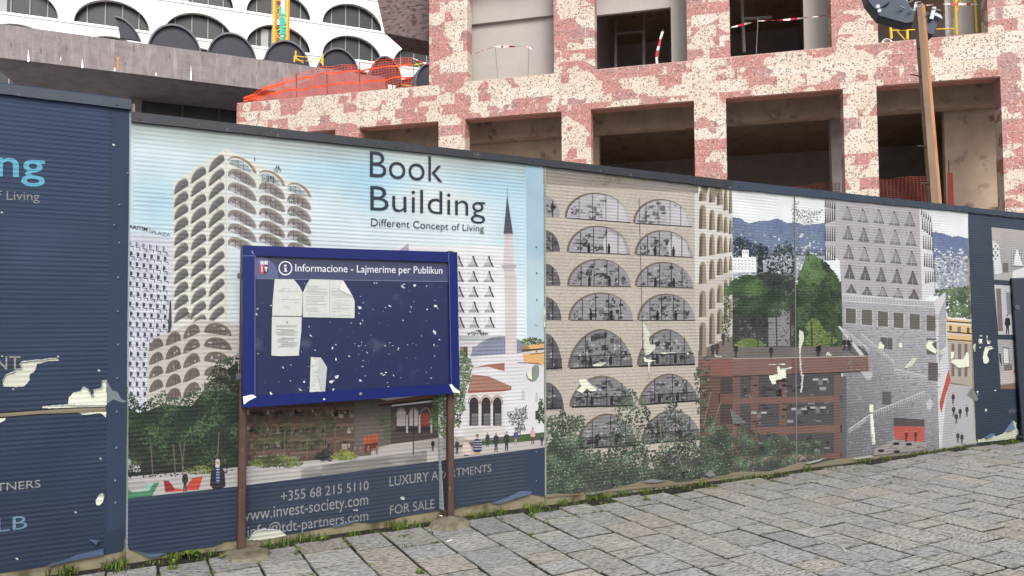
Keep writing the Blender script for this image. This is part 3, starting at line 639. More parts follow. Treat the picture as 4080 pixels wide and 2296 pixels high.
# ---------------------------------------------------------------- panel 3: printed arches
root, u0 = hoard_root(2168, 'hoarding panel printed with tan rows of arched windows above green bushes')
sheet(root, u0, 2168, 2917, 640, 726)
A = Art(HO, u0)
A.pp([(2166, 650), (2917, 740), (2917, 1900), (2169, 1966)], (181, 171, 159), .8, 0)
A.grad((2164, 650), (2780, 722), (2780, 770), (2164, 735), 24, 3, lambda x, y: mixc((118, 114, 116), (150, 140, 128), (y - 650 - .11 * (x - 2164)) / 80), 1, .9)
A.leaves(blob(2460, 715, 110, 22, .4), (2330, 690, 2600, 745), 160, [(128, 126, 96), (110, 108, 88), (140, 134, 110)], (3, 9), 2)
A.pp([(2766, 738), (2917, 757), (2917, 1330), (2780, 1440), (2768, 1250)], (205, 204, 198), .93, 1)
A.pp([(2766, 1130), (2917, 1090), (2917, 1330), (2780, 1440), (2768, 1250)], (188, 182, 172), .93, 2)
dk = [(74, 71, 77), (98, 95, 102), (60, 58, 64), (142, 140, 145), (116, 113, 119), (164, 162, 166)]
lt = [(150, 146, 156), (176, 173, 180), (120, 116, 128), (190, 188, 194), (98, 94, 106)]
rows = [((2248, 868), (2511, 887), (2381, 768), 0), ((2521, 889), (2755, 903), (2634, 793), 0), ((2256, 1004), (2509, 1013), (2381, 899), 1), ((2527, 1014), (2759, 1025), (2638, 917), 1),
        ((2258, 1138), (2512, 1141), (2378, 1031), 2), ((2528, 1140), (2760, 1147), (2634, 1043), 2), ((2262, 1275), (2521, 1276), (2390, 1165), 2), ((2537, 1276), (2767, 1276), (2656, 1170), 2),
        ((2260, 1466), (2519, 1457), (2390, 1310), 3), ((2535, 1457), (2767, 1450), (2644, 1310), 3), ((2266, 1620), (2523, 1614), (2396, 1496), 3), ((2541, 1611), (2777, 1594), (2658, 1488), 3),
        ((2290, 1786), (2535, 1772), (2408, 1647), 3), ((2550, 1766), (2790, 1747), (2674, 1631), 3), ((2390, 1945), (2530, 1930), (2460, 1815), 3), ((2600, 1920), (2780, 1900), (2690, 1800), 3)]
for k, (bl, br, ap) in enumerate((((2085, 864), (2230, 866), (2152, 760)), ((2085, 1000), (2230, 1003), (2150, 895)), ((2085, 1138), (2232, 1139), (2150, 1028)), ((2085, 1276), (2236, 1277), (2150, 1160)), ((2085, 1474), (2238, 1469), (2158, 1305)), ((2085, 1640), (2246, 1629), (2158, 1500)))):
    # the arches the seam cuts through: right halves only
    q = []
    for i in range(9):
        t = math.pi / 2 * i / 8; q.append((2168 + (br[0] - 2168) * math.cos(t), br[1] + (ap[1] + 22 - br[1]) * math.sin(t)))
    A.pp([(2168, br[1])] + q, (92, 88, 98) if k else (150, 146, 156), lay=3)
    for _ in range(22):
        x = rnd.uniform(2170, 2210); y = rnd.uniform(ap[1] + 45, br[1] - 10); A.rect(x, y, x + rnd.uniform(4, 14), y + rnd.uniform(3, 14), rnd.choice(dk), lay=4)
    A.rect(2199, ap[1] + 40, 2203, br[1], (40, 40, 46), lay=5)
    if k > 3:
        for i in range(14): A.rect(2170 + i * 5, br[1] - 42, 2171.6 + i * 5, br[1] + 8, (34, 34, 40), lay=6)
        A.line(2168, br[1] + 1, 2240, br[1] - 3, 5, (34, 34, 40), 6)
for bl, br, ap, st in rows:
    A.arch(bl, br, ap, (110, 96, 84), 3, bulge=1.12 if st == 3 else 1.0)
    f = A.arch(bl, br, ap, ((172, 170, 178), (156, 153, 160), (142, 139, 146), (126, 125, 131))[st], 4, sc=.965, off=(5, 2), n=20, bulge=1.12 if st == 3 else 1.0)
    A.fillrects(f, 95, lt if st == 0 else dk, 5, .03, .22); A.fillrects(f, 70, dk + lt if st else lt, 6, .02, .09, .6)
    if st < 2: A.pp([f(.15, 0), f(.9, 0), f(.75, .6), f(.3, .85), f(.1, .5)], (186, 182, 190), lay=7)
    xs = (-.62, -.2, .22, .6) if st != 3 else (-.5, .12, .62)
    A.bars(f, xs, 3.2 if st else 2.4, (44, 44, 52), 8)
    if st == 3:
        A.bars(f, (), 3, (34, 34, 40), 9, .34, 44); a, b = f(-.95, .32), f(.95, .32); A.line(*a, *b, 2.2, (34, 34, 40), 9)
        a, b = f(-1, 0), f(1, 0); A.line(*a, *b, 6, (34, 34, 40), 9)
    else:
        a, b = f(-1, .01), f(1, .01); A.line(*a, *b, 3.5, (60, 58, 64), 9)
    if st: 
        for s in (-.35, .3):
            p = f(s, .16); A.pp([(p[0] - 5, p[1] + 14), (p[0] - 6, p[1] - 10), (p[0] - 3, p[1] - 16), (p[0] - 3, p[1] - 24), (p[0] + 3, p[1] - 24), (p[0] + 3, p[1] - 16), (p[0] + 6, p[1] - 10), (p[0] + 5, p[1] + 14)], (40, 38, 46), lay=10)
# narrow arches of the printed flank
xs = [(2785, 2811), (2825, 2845), (2856, 2877), (2883, 2896), (2904, 2914)]
for tops, bots in (((754, 748, 751, 752, 754), (800, 806, 816, 838, 850)), ((816, 835, 850, 862, 871), (911, 916, 922, 927, 932)), ((928, 934, 938, 942, 945), (1021, 1016, 1010, 1007, 1004)), ((1043, 1034, 1029, 1023, 1019), (1130, 1112, 1096, 1088, 1077)), ((1158, 1146, 1134, 1112, 1105), (1262, 1230, 1205, 1180, 1165)), ((1283, 1246, 1228, 1205, 1190), (1420, 1370, 1330, 1290, 1270))):
    for (x0, x1), t, b in zip(xs, tops, bots):
        A.arch((x0, t + 22), (x1, t + 20), ((x0 + x1) / 2 - 2, t), (146, 130, 104), 4); A.pp([(x0, t + 22), (x1, t + 20), (x1 + 3, b), (x0 - 2, b + 3)], (146, 130, 104), lay=4)
        A.pp([(x0 + 1, t + 24), (x0 + (x1 - x0) * .5, t + 8), (x0 + (x1 - x0) * .45, b), (x0 - 1, b + 2)], (92, 84, 80), lay=5)
for _ in range(12):
    x = rnd.uniform(2750, 2905); A.pp([(x, 738 + .1138 * (x - 2766)), (x + 14, 738 + .1138 * (x - 2752)), (x + 7, 760 + rnd.uniform(0, 30) + .1138 * (x - 2766))], (142, 130, 108), lay=6)
# corten storey and terrace people at the seam
A.pp([(2780, 1434), (2917, 1432), (2917, 1500), (2780, 1500)], (128, 84, 76), .93, 3)
A.pp([(2786, 1500), (2917, 1500), (2917, 1860), (2800, 1880)], (72, 62, 62), .93, 3)
for y in (1570, 1690): A.rect(2862, y, 2917, y + 40, (112, 76, 66), lay=4)
A.rect(2787, 1505, 2868, 1860, (104, 76, 68), .93, 4)
A.pp([(2780, 1400), (2917, 1340), (2917, 1432), (2780, 1434)], (112, 104, 100), .93, 3)
for x, y in ((2838, 1375), (2856, 1370), (2880, 1330)): man(x, y - 10, y + 50, (66, 60, 64), (58, 56, 62), lay=8)
A.leaves(blob(2893, 1255, 14, 110, .3), (2875, 1130, 2917, 1390), 200, [(60, 84, 56), (40, 58, 42), (90, 110, 78)], (3, 6), 7)
# bushes
for q in ([(2169, 1968), (2169, 1790), (2210, 1740), (2270, 1760), (2330, 1840), (2420, 1870), (2540, 1860), (2640, 1880), (2700, 1850), (2780, 1820), (2917, 1800), (2917, 1892), (2700, 1920), (2400, 1955)],): A.pp(q, (66, 70, 68), .8, 10)
A.leaves(inpoly([(2169, 1968), (2169, 1760), (2420, 1830), (2640, 1850), (2917, 1760), (2917, 1892), (2400, 1955)]), (2169, 1740, 2917, 1965), 520, [(52, 58, 56), (70, 74, 70), (62, 66, 64), (98, 94, 86), (46, 50, 50)], (5, 12), 11, 2)
A.leaves(inpoly([(2169, 1850), (2200, 1720), (2330, 1790), (2420, 1800), (2540, 1790), (2640, 1800), (2780, 1740), (2917, 1760), (2917, 1860), (2400, 1900)]), (2169, 1715, 2917, 1900), 700, [(58, 64, 62), (74, 78, 74), (64, 68, 64)], (5, 12), 11, 2)
cl = [(52, 70, 54), (74, 98, 72), (42, 52, 46), (92, 118, 88), (62, 80, 64), (112, 136, 106), (50, 58, 54)]
for cx, cy, rx, ry, n in ((2240, 1790, 84, 165, 1100), (2225, 1900, 70, 80, 360), (2520, 1700, 90, 130, 480), (2480, 1860, 120, 100, 520), (2690, 1760, 76, 150, 520), (2860, 1790, 85, 110, 620), (2330, 1880, 90, 90, 260), (2640, 1890, 120, 66, 260), (2800, 1560, 30, 150, 160), (2840, 1880, 90, 60, 300)):
    A.leaves(blob(cx, cy, rx, ry, .3, cx), (max(2172, cx - rx * 1.4), cy - ry * 1.4, min(2915, cx + rx * 1.4), min(1965, cy + ry * 1.4)), n, cl, (4, 9), 11, 4)
    A.leaves(blob(cx, cy, rx, ry, .3, cx), (max(2172, cx - rx * 1.3), cy - ry * 1.3, min(2915, cx + rx * 1.3), min(1960, cy + ry * 1.3)), n // 14, [(150, 166, 150), (176, 188, 178)], (2.4, 4.2), 16, 1)
for a in ((2800, 1700, 2830, 1560), (2830, 1720, 2870, 1600), (2720, 1880, 2680, 1740), (2560, 1900, 2540, 1780), (2640, 1790, 2625, 1680)): A.line(*a, 3, (132, 126, 116), 15)
A.line(2170, 655, 2172, 1975, 6, (150, 154, 140), 17); A.line(2544, 790, 2560, 1400, 2, (90, 82, 76), 17)
A.build('vinyl_print', VINYL, root)
B = Art(HO, u0, -.0098); LP = MB()
# the ragged foot shows bare metal below the print
B.pp([(2169, 1985), (2169, 1972), (2200, 1966), (2330, 1968), (2420, 1950), (2530, 1925), (2545, 1918), (2620, 1922), (2660, 1912), (2700, 1925), (2800, 1905), (2890, 1893), (2917, 1880), (2917, 1910)], (128, 118, 92), lay=0)
for q in (Z(2040, 1148, K1, [(1310, 335), (1385, 455), (1370, 520), (1385, 570), (1440, 575), (1430, 620), (1370, 670), (1340, 682), (1315, 600)]), Z(2040, 1148, K1, [(1320, 690), (1360, 715), (1445, 728), (1385, 745), (1382, 830), (1372, 925), (1366, 830), (1362, 745), (1322, 735)]),
          Z(2040, 1148, K1, [(665, 925), (730, 910), (800, 975), (855, 995), (840, 1040), (770, 1040), (745, 1015), (690, 1060), (640, 1025), (690, 990)]), Z(2040, 1148, K1, [(800, 775), (870, 752), (945, 750), (890, 785), (820, 785)]), Z(2040, 1148, K1, [(1465, 650), (1640, 645), (1640, 655), (1520, 663)]), Z(2040, 1148, K1, [(310, 180), (335, 230), (325, 300), (345, 385), (312, 400)]),
          Z(2040, 1148, K1, [(2025, 650), (2060, 680), (2110, 690), (2040, 700)])): torn(B, q, 1, LP)
for x, y, r in ((2308, 1415, 5), (2738, 1410, 5), (2410, 1700, 4)): B.pp(ell(x, y, r, r * .6, .4), (205, 210, 205), lay=1)
B.pieces('torn_patch', BARE, root); LP.pieces('torn_edge', LETTER, root)
cap(root, u0, 2166, 637, 664, 2917, 722, 756, CAPM)
fl = MB()
for q in ([(2330, 1966, 0), (2400, 1954, 0), (2400, 1960, .02), (2340, 1972, .02)], [(2540, 1920, 0), (2600, 1908, .0), (2650, 1914, .02), (2600, 1922, .03)], [(2905, 1625, 0), (2918, 1690, 0), (2950, 1682, .08)], [(2806, 1890, 0), (2832, 1872, 0), (2842, 1892, .03), (2815, 1898, .03)]):
    fl.poly(flap(A, [(a, b) for a, b, c in q], [c for a, b, c in q], None), ink((110, 114, 112)))
fl.pieces('loose_flap', LETTER, root)

# ---------------------------------------------------------------- panel 4: pines and stone tower
root, u0 = hoard_root(2917, 'hoarding panel printed with pine trees, a brown terrace and a grey stone tower')
sheet(root, u0, 2917, 3856, 728, 832)
A = Art(HO, u0)
A.grad((2917, 745), (3856, 850), (3856, 1770), (2917, 1890), 30, 16, lambda x, y: mixc((206, 213, 213), (222, 230, 236), (y - 745 - .11 * (x - 2917)) / 70), 0)
mt = [(2917, 865), (2951, 871), (2968, 884), (2983, 891), (3022, 881), (3060, 880), (3096, 871), (3139, 891), (3167, 885), (3200, 898), (3250, 893), (3290, 890), (3290, 1010), (2917, 1010)]
A.pp(mt, (96, 118, 160), .85, 1); A.pp([(x, y + 34) for x, y in mt[:-2]] + [(3290, 1020), (2917, 1020)], (104, 124, 158), .8, 2)
A.leaves(inpoly(mt), (2917, 865, 3290, 1010), 420, [(80, 100, 140), (112, 130, 166), (96, 112, 146), (128, 142, 168)], (4, 10), 3)
mt2 = [(3712, 925), (3755, 930), (3795, 945), (3815, 940), (3850, 950), (3858, 950), (3858, 1090), (3712, 1090)]
A.pp(mt2, (100, 120, 166), .85, 1); A.leaves(inpoly(mt2), (3712, 920, 3858, 1090), 200, [(84, 104, 148), (114, 132, 170), (98, 114, 150)], (4, 10), 2)
for x0, y0, x1, y1, n in ((2920, 975, 3285, 1120, 240), (2930, 925, 3285, 985, 34), (3718, 1010, 3858, 1180, 210), (3715, 985, 3850, 1040, 25)):
    if n > 100: A.rect(x0, y0 + 20, x1, y1, (150, 160, 175), .9, 2)
    for _ in range(n):
        x = rnd.uniform(x0, x1 - 12); y = rnd.uniform(y0, y1 - 8); A.rect(x, y, x + rnd.uniform(4, 13), y + rnd.uniform(3, 10), rnd.choice([(205, 209, 216), (190, 195, 204), (120, 130, 150), (216, 219, 224), (104, 114, 132), (170, 177, 190)]), lay=3 + rnd.randrange(2))
A.leaves(inpoly([(2918, 955), (2960, 945), (3000, 975), (3060, 985), (3060, 1040), (2918, 1030)]), (2917, 940, 3060, 1045), 300, [(44, 54, 66), (58, 70, 80), (36, 44, 54)], (4, 9), 4)
A.pp([(2919, 1027), (2955, 1027), (2955, 996), (2982, 996), (2982, 1025), (3010, 1025), (3012, 1085), (2920, 1088)], (226, 229, 236), lay=6)
for k in range(6):
    for j in range(3): A.rect(2925 + k * 14, 1036 + j * 15, 2929 + k * 14, 1042 + j * 15, (160, 166, 178), lay=7)
for k in range(3): A.rect(2960 + k * 8, 1003, 2963 + k * 8, 1010, (120, 126, 140), lay=7)
A.leaves(lambda x, y: abs(x - 3027) < 4 + (y - 970) * .07, (3005, 970, 3050, 1150), 260, [(38, 50, 48), (52, 64, 58), (30, 40, 40)], (3, 7), 7)
A.leaves(inpoly([(3045, 1180), (3055, 1040), (3090, 985), (3130, 960), (3165, 990), (3165, 1200), (3060, 1200)]), (3040, 955, 3170, 1200), 420, [(48, 60, 58), (62, 76, 68), (38, 48, 48)], (4, 9), 7)
A.pp([(2917, 1120), (3060, 1085), (3168, 1105), (3168, 1400), (2917, 1400)], (58, 64, 60), .8, 6); A.pp([(3168, 1150), (3215, 1040), (3300, 1060), (3350, 1140), (3356, 1390), (3168, 1400)], (48, 60, 48), .8, 8)
A.leaves(inpoly([(2920, 1110), (3060, 1080), (3165, 1100), (3165, 1390), (2920, 1395)]), (2917, 1075, 3168, 1395), 900, [(38, 48, 42), (30, 38, 36), (52, 62, 54), (120, 124, 122), (60, 58, 56)], (5, 11), 7)
g1 = [(50, 74, 48), (70, 100, 58), (40, 58, 42), (90, 122, 70), (60, 86, 54)]
A.leaves(blob(2975, 1145, 82, 40, .25), (2885, 1090, 3075, 1200), 520, g1, (5, 10), 8, 3); A.leaves(blob(3080, 1210, 90, 50, .3, 2), (2970, 1140, 3168, 1280), 420, [(48, 68, 46), (66, 90, 58), (36, 50, 40)], (5, 10), 8, 3)
A.leaves(blob(2975, 1225, 60, 34, .3, 1), (2905, 1180, 3050, 1275), 260, [(46, 66, 48), (64, 84, 58), (34, 48, 40)], (5, 10), 8, 3)
A.leaves(inpoly([(3168, 1130), (3200, 1060), (3215, 1000), (3250, 1030), (3285, 1040), (3320, 1080), (3350, 1130), (3358, 1250), (3350, 1385), (3180, 1395)]), (3165, 990, 3362, 1395), 1800, [(42, 60, 42), (58, 82, 52), (34, 46, 38), (78, 106, 64)], (5, 11), 9, 3)
A.leaves(blob(3235, 1080, 46, 56, .3), (3180, 1010, 3290, 1150), 380, [(84, 118, 64), (68, 100, 56), (102, 134, 80)], (5, 9), 12)
A.leaves(blob(3290, 1250, 40, 90, .3), (3240, 1150, 3350, 1360), 340, [(58, 82, 52), (40, 58, 42)], (5, 10), 12)
for cx, cy, rx, ry in ((3265, 1350, 62, 34), (2985, 1372, 58, 20), (3240, 1300, 30, 26)): A.leaves(blob(cx, cy, rx, ry, .2), (cx - rx * 1.3, cy - ry * 1.3, cx + rx * 1.3, cy + ry * 1.3), 300, [(100, 124, 62), (118, 140, 74), (82, 106, 54)], (4, 8), 13)
A.leaves(blob(3220, 865, 46, 34, .6, 3), (3160, 810, 3285, 910), 140, [(96, 100, 92), (120, 122, 110)], (2, 5), 3); A.leaves(lambda x, y: abs(x - 3166) < 14, (3150, 800, 3185, 900), 60, [(110, 112, 104)], (2, 5), 3)
for x, y0, y1, wd in ((3145, 1180, 1400, 5), (3090, 1250, 1400, 5), (3230, 1280, 1400, 8), (3310, 1300, 1400, 6), (3015, 1240, 1400, 5)): A.line(x, y0, x + 4, y1, wd, (66, 60, 56), 14)
A.rect(3060, 1230, 3150, 1380, (126, 126, 130), .7, 8)
# terrace and corten storeys
A.pp([(2917, 1385), (3440, 1380), (3460, 1420), (2917, 1434)], (104, 98, 96), .9, 15)
for x, y in ((2930, 1390), (3070, 1395), (3255, 1390), (3262, 1386)): man(x, y - 20, y + 38, (44, 44, 48), (50, 48, 52), lay=16)
A.pp([(2917, 1500), (3350, 1480), (3358, 1850), (2917, 1890)], (74, 72, 76), .94, 15)
A.pp([(2917, 1432), (3456, 1420), (3458, 1478), (2917, 1498)], (122, 90, 83), .92, 16); A.line(2917, 1430, 3456, 1419, 3, (176, 160, 152), 17); A.rect(3150, 1428, 3182, 1488, (112, 72, 66), lay=17); A.line(2917, 1500, 3457, 1480, 4, (56, 44, 44), 17)
for y0, y1, y2, y3 in ((1586, 1576, 1612, 1602), (1706, 1692, 1736, 1722), (1822, 1804, 1846, 1824)):
    A.pp([(2917, y0), (3352, y1), (3353, y3), (2917, y2)], (116, 86, 78), .92, 17)
for x in (2917, 2990, 3101, 3320): A.rect(x, 1495, x + 30, 1850, (110, 82, 74), .92, 16)
for _ in range(120):
    x = rnd.uniform(2950, 3310); y = rnd.uniform(1505, 1820); A.rect(x, y, x + rnd.uniform(6, 26), y + rnd.uniform(3, 14), rnd.choice([(52, 50, 56), (104, 102, 108), (140, 138, 142), (60, 58, 62), (44, 44, 48)]), lay=16)
for x, y in ((3225, 1620), (3235, 1508), (3150, 1625), (2990, 1640)): A.rect(x, y, x + 62, y + 8, (168, 168, 172), lay=18); A.rect(x + 22, y, x + 40, y + 26, (110, 110, 116), lay=18)
A.leaves(blob(2980, 1790, 70, 90, .35, 1), (2918, 1690, 3070, 1890), 560, cl, (4, 8), 18, 3); A.leaves(blob(3110, 1800, 70, 70, .4, 2), (3030, 1720, 3195, 1880), 420, cl, (4, 8), 18, 3); A.leaves(blob(3230, 1800, 34, 60, .4, 3), (3190, 1730, 3280, 1870), 220, cl, (4, 7), 18, 3)
A.leaves(inpoly([(2917, 1830), (3290, 1800), (3290, 1860), (2917, 1885)]), (2917, 1795, 3290, 1885), 260, cl + [(180, 190, 178)], (3, 7), 18, 3)
# stone tower
A.pp([(3285, 788), (3325, 792), (3660, 832), (3672, 1200), (3352, 1180), (3345, 1040), (3286, 990)], (170, 166, 174), .93, 10)
A.pp([(3285, 788), (3322, 792), (3328, 1030), (3286, 990)], (178, 176, 184), .93, 11)
A.pp([(3660, 832), (3706, 838), (3722, 1165), (3672, 1200)], (206, 210, 214), .95, 11)
for j in range(4):
    for k in range(5):
        x = 3287 + k * 9; y0 = (792, 826, 904, 980)[j] + (0 if j else k * 2) + (8 if j == 1 else 0) - k * (3 if j == 1 else 0); A.pp([(x - 2.5, y0 + (34 if not j else 58)), (x, y0), (x + 2, y0), (x + 3.5, y0 + (34 if not j else 58))], (72, 70, 78), lay=12)
    for k in range(5):
        x = 3669 + k * 9 + j * 4; y0 = (834, 862, 938, 1008)[j] + k * 7 * (1 if j < 2 else .3); A.pp([(x - 2.5, y0 + (24 if not j else 54)), (x, y0), (x + 2, y0), (x + 4, y0 + (24 if not j else 54))], (84, 82, 90), lay=12)
for k in range(5):
    x = 3686 + k * 9; A.pp([(x - 2.5, 1130 - k * 2), (x, 1080), (x + 2, 1080), (x + 4, 1130 - k * 2)], (84, 82, 90), lay=12)
bl5 = [[(790, 635, 770), (945, 660, 790), (1105, 665, 800), (1262, 685, 820), (1418, 690, 830)], [(797, 830, 965), (955, 848, 985), (1112, 858, 998), (1270, 870, 1012), (1430, 886, 1025)], [(803, 1022, 1160), (962, 1040, 1180), (1120, 1055, 1192), (1278, 1065, 1203), (1438, 1082, 1222)], [(812, 1218, 1355), (970, 1236, 1370), (1130, 1250, 1388), (1290, 1262, 1402), (1448, 1282, 1415)], [(830, 1418, 1500), (988, 1440, 1520), (1145, 1440, 1540), (1300, 1455, 1550), (1460, 1468, 1560)]]
for j, row in enumerate(bl5):
    for k, (x, y0, y1) in enumerate(row):
        x = 3060 + x / K1; y0 = 574 + y0 / K1; y1 = 574 + y1 / K1; h = y1 - y0
        c = rnd.choice([(152, 150, 157), (128, 126, 132), (160, 158, 165), (140, 138, 145)] if j < 3 else [(98, 96, 102), (112, 110, 116), (146, 144, 150)])
        A.pp([(x - 21, y1 - 2), (x - 12, y0 + h * .55), (x - 5, y0 + h * .2), (x - 3, y0), (x + 3, y0), (x + 6, y0 + h * .2), (x + 13, y0 + h * .55), (x + 22, y1 + 2)], c, lay=13)
        A.pp([(x - 21, y1 - 2), (x - 19, y1 - 10), (x + 20, y1 - 7), (x + 22, y1 + 2)], mixc(c, (80, 80, 86), .5), lay=14); A.line(x + 3, y0, x + 22, y1 + 2, 2, (84, 82, 88), 15); A.rect(x - 3, y0 - 2, x + 3, y0 + 4, (70, 68, 74), lay=15); A.line(x, y0 + h * .5, x, y1, 1.4, (190, 190, 194), 15)
        for a in range(3):
            for b in range(3): A.rect(x - 23 + a * 5, y0 + b * 6, x - 21 + a * 5, y0 + b * 6 + 2.4, (132, 128, 136), lay=12); A.rect(x + 9 + a * 5, y0 + b * 6, x + 11 + a * 5, y0 + b * 6 + 2.4, (132, 128, 136), lay=12)
A.grad((3352, 1176), (3722, 1204), (3745, 1790), (3362, 1830), 12, 12, lambda x, y: mixc((158, 157, 165), (112, 111, 119), min(1, max(0, (y - 1380) / 420 + (3560 - x) / 500))), 15, .74)
A.pp([(3722, 1204), (3764, 1165), (3778, 1480), (3748, 1780), (3740, 1790)], (196, 200, 206), .9, 16)
A.pp([(3352, 1170), (3720, 1200), (3762, 1164), (3765, 1200), (3724, 1228), (3352, 1200)], (198, 198, 204), .95, 17)
for k in range(62): x = 3354 + k * 5.9; A.rect(x, 1176 + (x - 3352) * .078, x + 2.4, 1196 + (x - 3352) * .078, (120, 118, 126), lay=18)
for k in range(9): x = 3738 + k * 3.3; A.rect(x, 1250 - k * 8, x + 1.6, 1450 - k * 8, (120, 120, 128), lay=18)
for x0, x1, y0, y1, y2, y3 in ((775, 877, 200, 212, 360, 355), (935, 1042, 215, 222, 378, 368), (1098, 1200, 230, 242, 393, 382), (1256, 1357, 244, 254, 408, 398), (1418, 1520, 258, 268, 420, 412), (1588, 1678, 270, 280, 438, 430)):
    A.pp(Z(3060, 1148, K1, [(x0 - 8, y0 - 4), (x1 + 8, y1 - 2), (x1 + 8, y2 + 6), (x0 - 8, y3 + 6)]), (192, 190, 196), lay=16); A.pp(Z(3060, 1148, K1, [(x0, y0), (x1, y1), (x1, y2), (x0, y3)]), (98, 92, 90), lay=17)
for x0, x1, y0, y1 in ((1125, 1192, 495, 610), (1590, 1690, 505, 670), (1605, 1702, 748, 935), (1142, 1232, 1038, 1175), (1195, 1245, 500, 620)):
    A.pp(Z(3060, 1148, K1, [(x0, y0), (x1, y0 + 6), (x1, y1), (x0, y1 - 4)]), (88, 84, 88), lay=17)
for _ in range(900):
    x = rnd.uniform(3362, 3735); y = rnd.uniform(1250, 1800)
    A.rect(x, y, x + rnd.uniform(4, 14), y + rnd.uniform(1.5, 4), rnd.choice([(122, 121, 130), (160, 160, 168), (108, 107, 116), (142, 142, 150)]), lay=16)
for (xa, ya, xb, yb) in ((3358, 1310, 3460, 1390), (3430, 1330, 3560, 1440), (3480, 1640, 3680, 1560), (3380, 1710, 3480, 1640), (3560, 1470, 3690, 1500)):
    for k in range(22):
        t = k / 21; x = xa + (xb - xa) * t; y = ya + (yb - ya) * t; A.line(x, y, x, y + 18, 1.6, (196, 196, 202), 18)
    A.line(xa, ya, xb, yb, 3, (200, 200, 206), 18)
A.pp([(3335, 1300), (3345, 1300), (3440, 1415), (3425, 1418)], (196, 196, 200), lay=18)
for x in (3362, 3378, 3386): man(x, 1345, 1400, (44, 44, 50), (48, 48, 54), lay=17)
A.rect(3345, 1500, 3370, 1860, (92, 90, 98), .9, 17)
A.pp([(3558, 1664), (3680, 1672), (3681, 1700), (3558, 1698)], (82, 72, 74), lay=17); A.pp([(3558, 1698), (3681, 1702), (3680, 1762), (3562, 1750)], (190, 76, 68), lay=17); A.pp([(3558, 1752), (3690, 1762), (3690, 1790), (3480, 1812), (3480, 1790)], (152, 144, 144), lay=16)
for x, y in ((3568, 1768), (3618, 1770), (3508, 1796), (3570, 1800)): A.pp(ell(x, y, 13, 6), (44, 42, 46), lay=18)
for x in (3608, 3645): man(x, 1715, 1762, (90, 50, 48), (60, 50, 52), lay=18)
A.pp(Z(3060, 1148, K1, [(1808, 820), (1830, 925), (1780, 1080), (1735, 1265), (1718, 1155)]), (186, 74, 64), lay=18)
# right margin: gardens, yellow block and square
A.leaves(inpoly([(3716, 1160), (3856, 1140), (3862, 1270), (3775, 1262), (3765, 1200)]), (3710, 1140, 3862, 1275), 420, [(70, 92, 70), (52, 72, 56), (92, 122, 78), (112, 142, 88)], (5, 10), 12)
A.pp([(3770, 1262), (3800, 1268), (3866, 1274), (3868, 1370), (3772, 1352)], (214, 178, 118), .95, 13)
for y, c in ((1268, (220, 222, 220)), (1280, (50, 48, 52)), (1288, (214, 214, 210)), (1322, (50, 48, 52)), (1330, (196, 196, 200)), (1352, (80, 66, 58))): A.line(3770, y, 3868, y + 8, 5, c, 14)
A.rect(3780, 1298, 3790, 1318, (84, 84, 80), lay=14); A.rect(3812, 1302, 3826, 1324, (96, 112, 124), lay=14); A.rect(3850, 1306, 3860, 1330, (84, 76, 70), lay=14)
A.pp([(3772, 1352), (3868, 1370), (3872, 1540), (3776, 1530)], (168, 158, 146), .92, 13)
for x in (3788, 3815, 3840): A.rect(x, 1370, x + 12, 1500, (110, 102, 96), lay=14)
A.pp([(3776, 1520), (3872, 1540), (3886, 1770), (3740, 1795), (3748, 1700)], (170, 170, 176), .95, 13)
for x, y in ((3795, 1590), (3797, 1640), (3823, 1648), (3850, 1640), (3808, 1668), (3814, 1745), (3830, 1750)): man(x, y - 26, y + 22, (58, 58, 64), (70, 70, 76), lay=15)
A.line(3163, 770, 3172, 1880, 4, (120, 116, 110), 19)
A.build('vinyl_print', VINYL, root)
B = Art(HO, u0, -.0104); LP = MB()
B.pp([(2917, 1910), (2917, 1880), (3060, 1878), (3130, 1860), (3180, 1842), (3230, 1850), (3330, 1830), (3470, 1812), (3476, 1818), (3660, 1800), (3860, 1770), (3860, 1800)], (134, 124, 98), lay=0)
for q in ([(305, 420), (345, 440), (352, 520), (325, 600), (318, 680), (330, 760), (325, 860), (355, 875), (345, 940), (330, 1060), (318, 1050), (330, 920), (312, 800), (305, 600)],
          [(0, 880), (90, 870), (85, 790), (105, 782), (120, 815), (235, 795), (225, 812), (170, 830), (180, 905), (70, 930), (75, 965), (40, 970), (10, 920)], [(0, 765), (165, 762), (165, 772), (0, 780)],
          [(575, 680), (590, 645), (640, 675), (600, 682)], [(1100, 560), (1130, 540), (1160, 570), (1155, 610), (1110, 615)], [(1308, 560), (1330, 545), (1352, 575), (1345, 610), (1315, 595)], [(1580, 560), (1600, 530), (1715, 525), (1640, 560), (1690, 630), (1680, 665), (1590, 610)], [(1365, 800), (1440, 710), (1495, 700), (1440, 790), (1380, 815)], [(1710, 640), (1800, 590), (1780, 640), (1720, 680)],
          [(1830, 640), (1868, 640), (1860, 700), (1835, 720), (1960, 715), (1985, 650), (2005, 645), (2020, 770), (2015, 800), (1890, 805), (1835, 750)], [(1010, 1170), (1050, 1170), (1055, 1250), (1015, 1250)], [(1018, 1265), (1045, 1265), (1065, 1450), (1075, 1560), (1045, 1580), (1025, 1460)]):
    torn(B, Z(3060, 1148, K1, q), 1, LP)
B.pp(Z(3060, 1148, K1, [(920, 840), (1040, 840), (1045, 880), (1020, 920), (990, 925), (950, 880)]), (176, 178, 182), lay=1); B.pp(Z(3060, 1148, K1, [(1580, 1160), (1620, 1105), (1655, 1160), (1620, 1230), (1590, 1210)]), (182, 184, 190), lay=1)
B.pp([(3862 - 12, 1574), (3868, 1545), (3880, 1560), (3895, 1590), (3885, 1600)], (120, 118, 108), lay=2)
B.pieces('torn_patch', BARE, root); LP.pieces('torn_edge', LETTER, root)
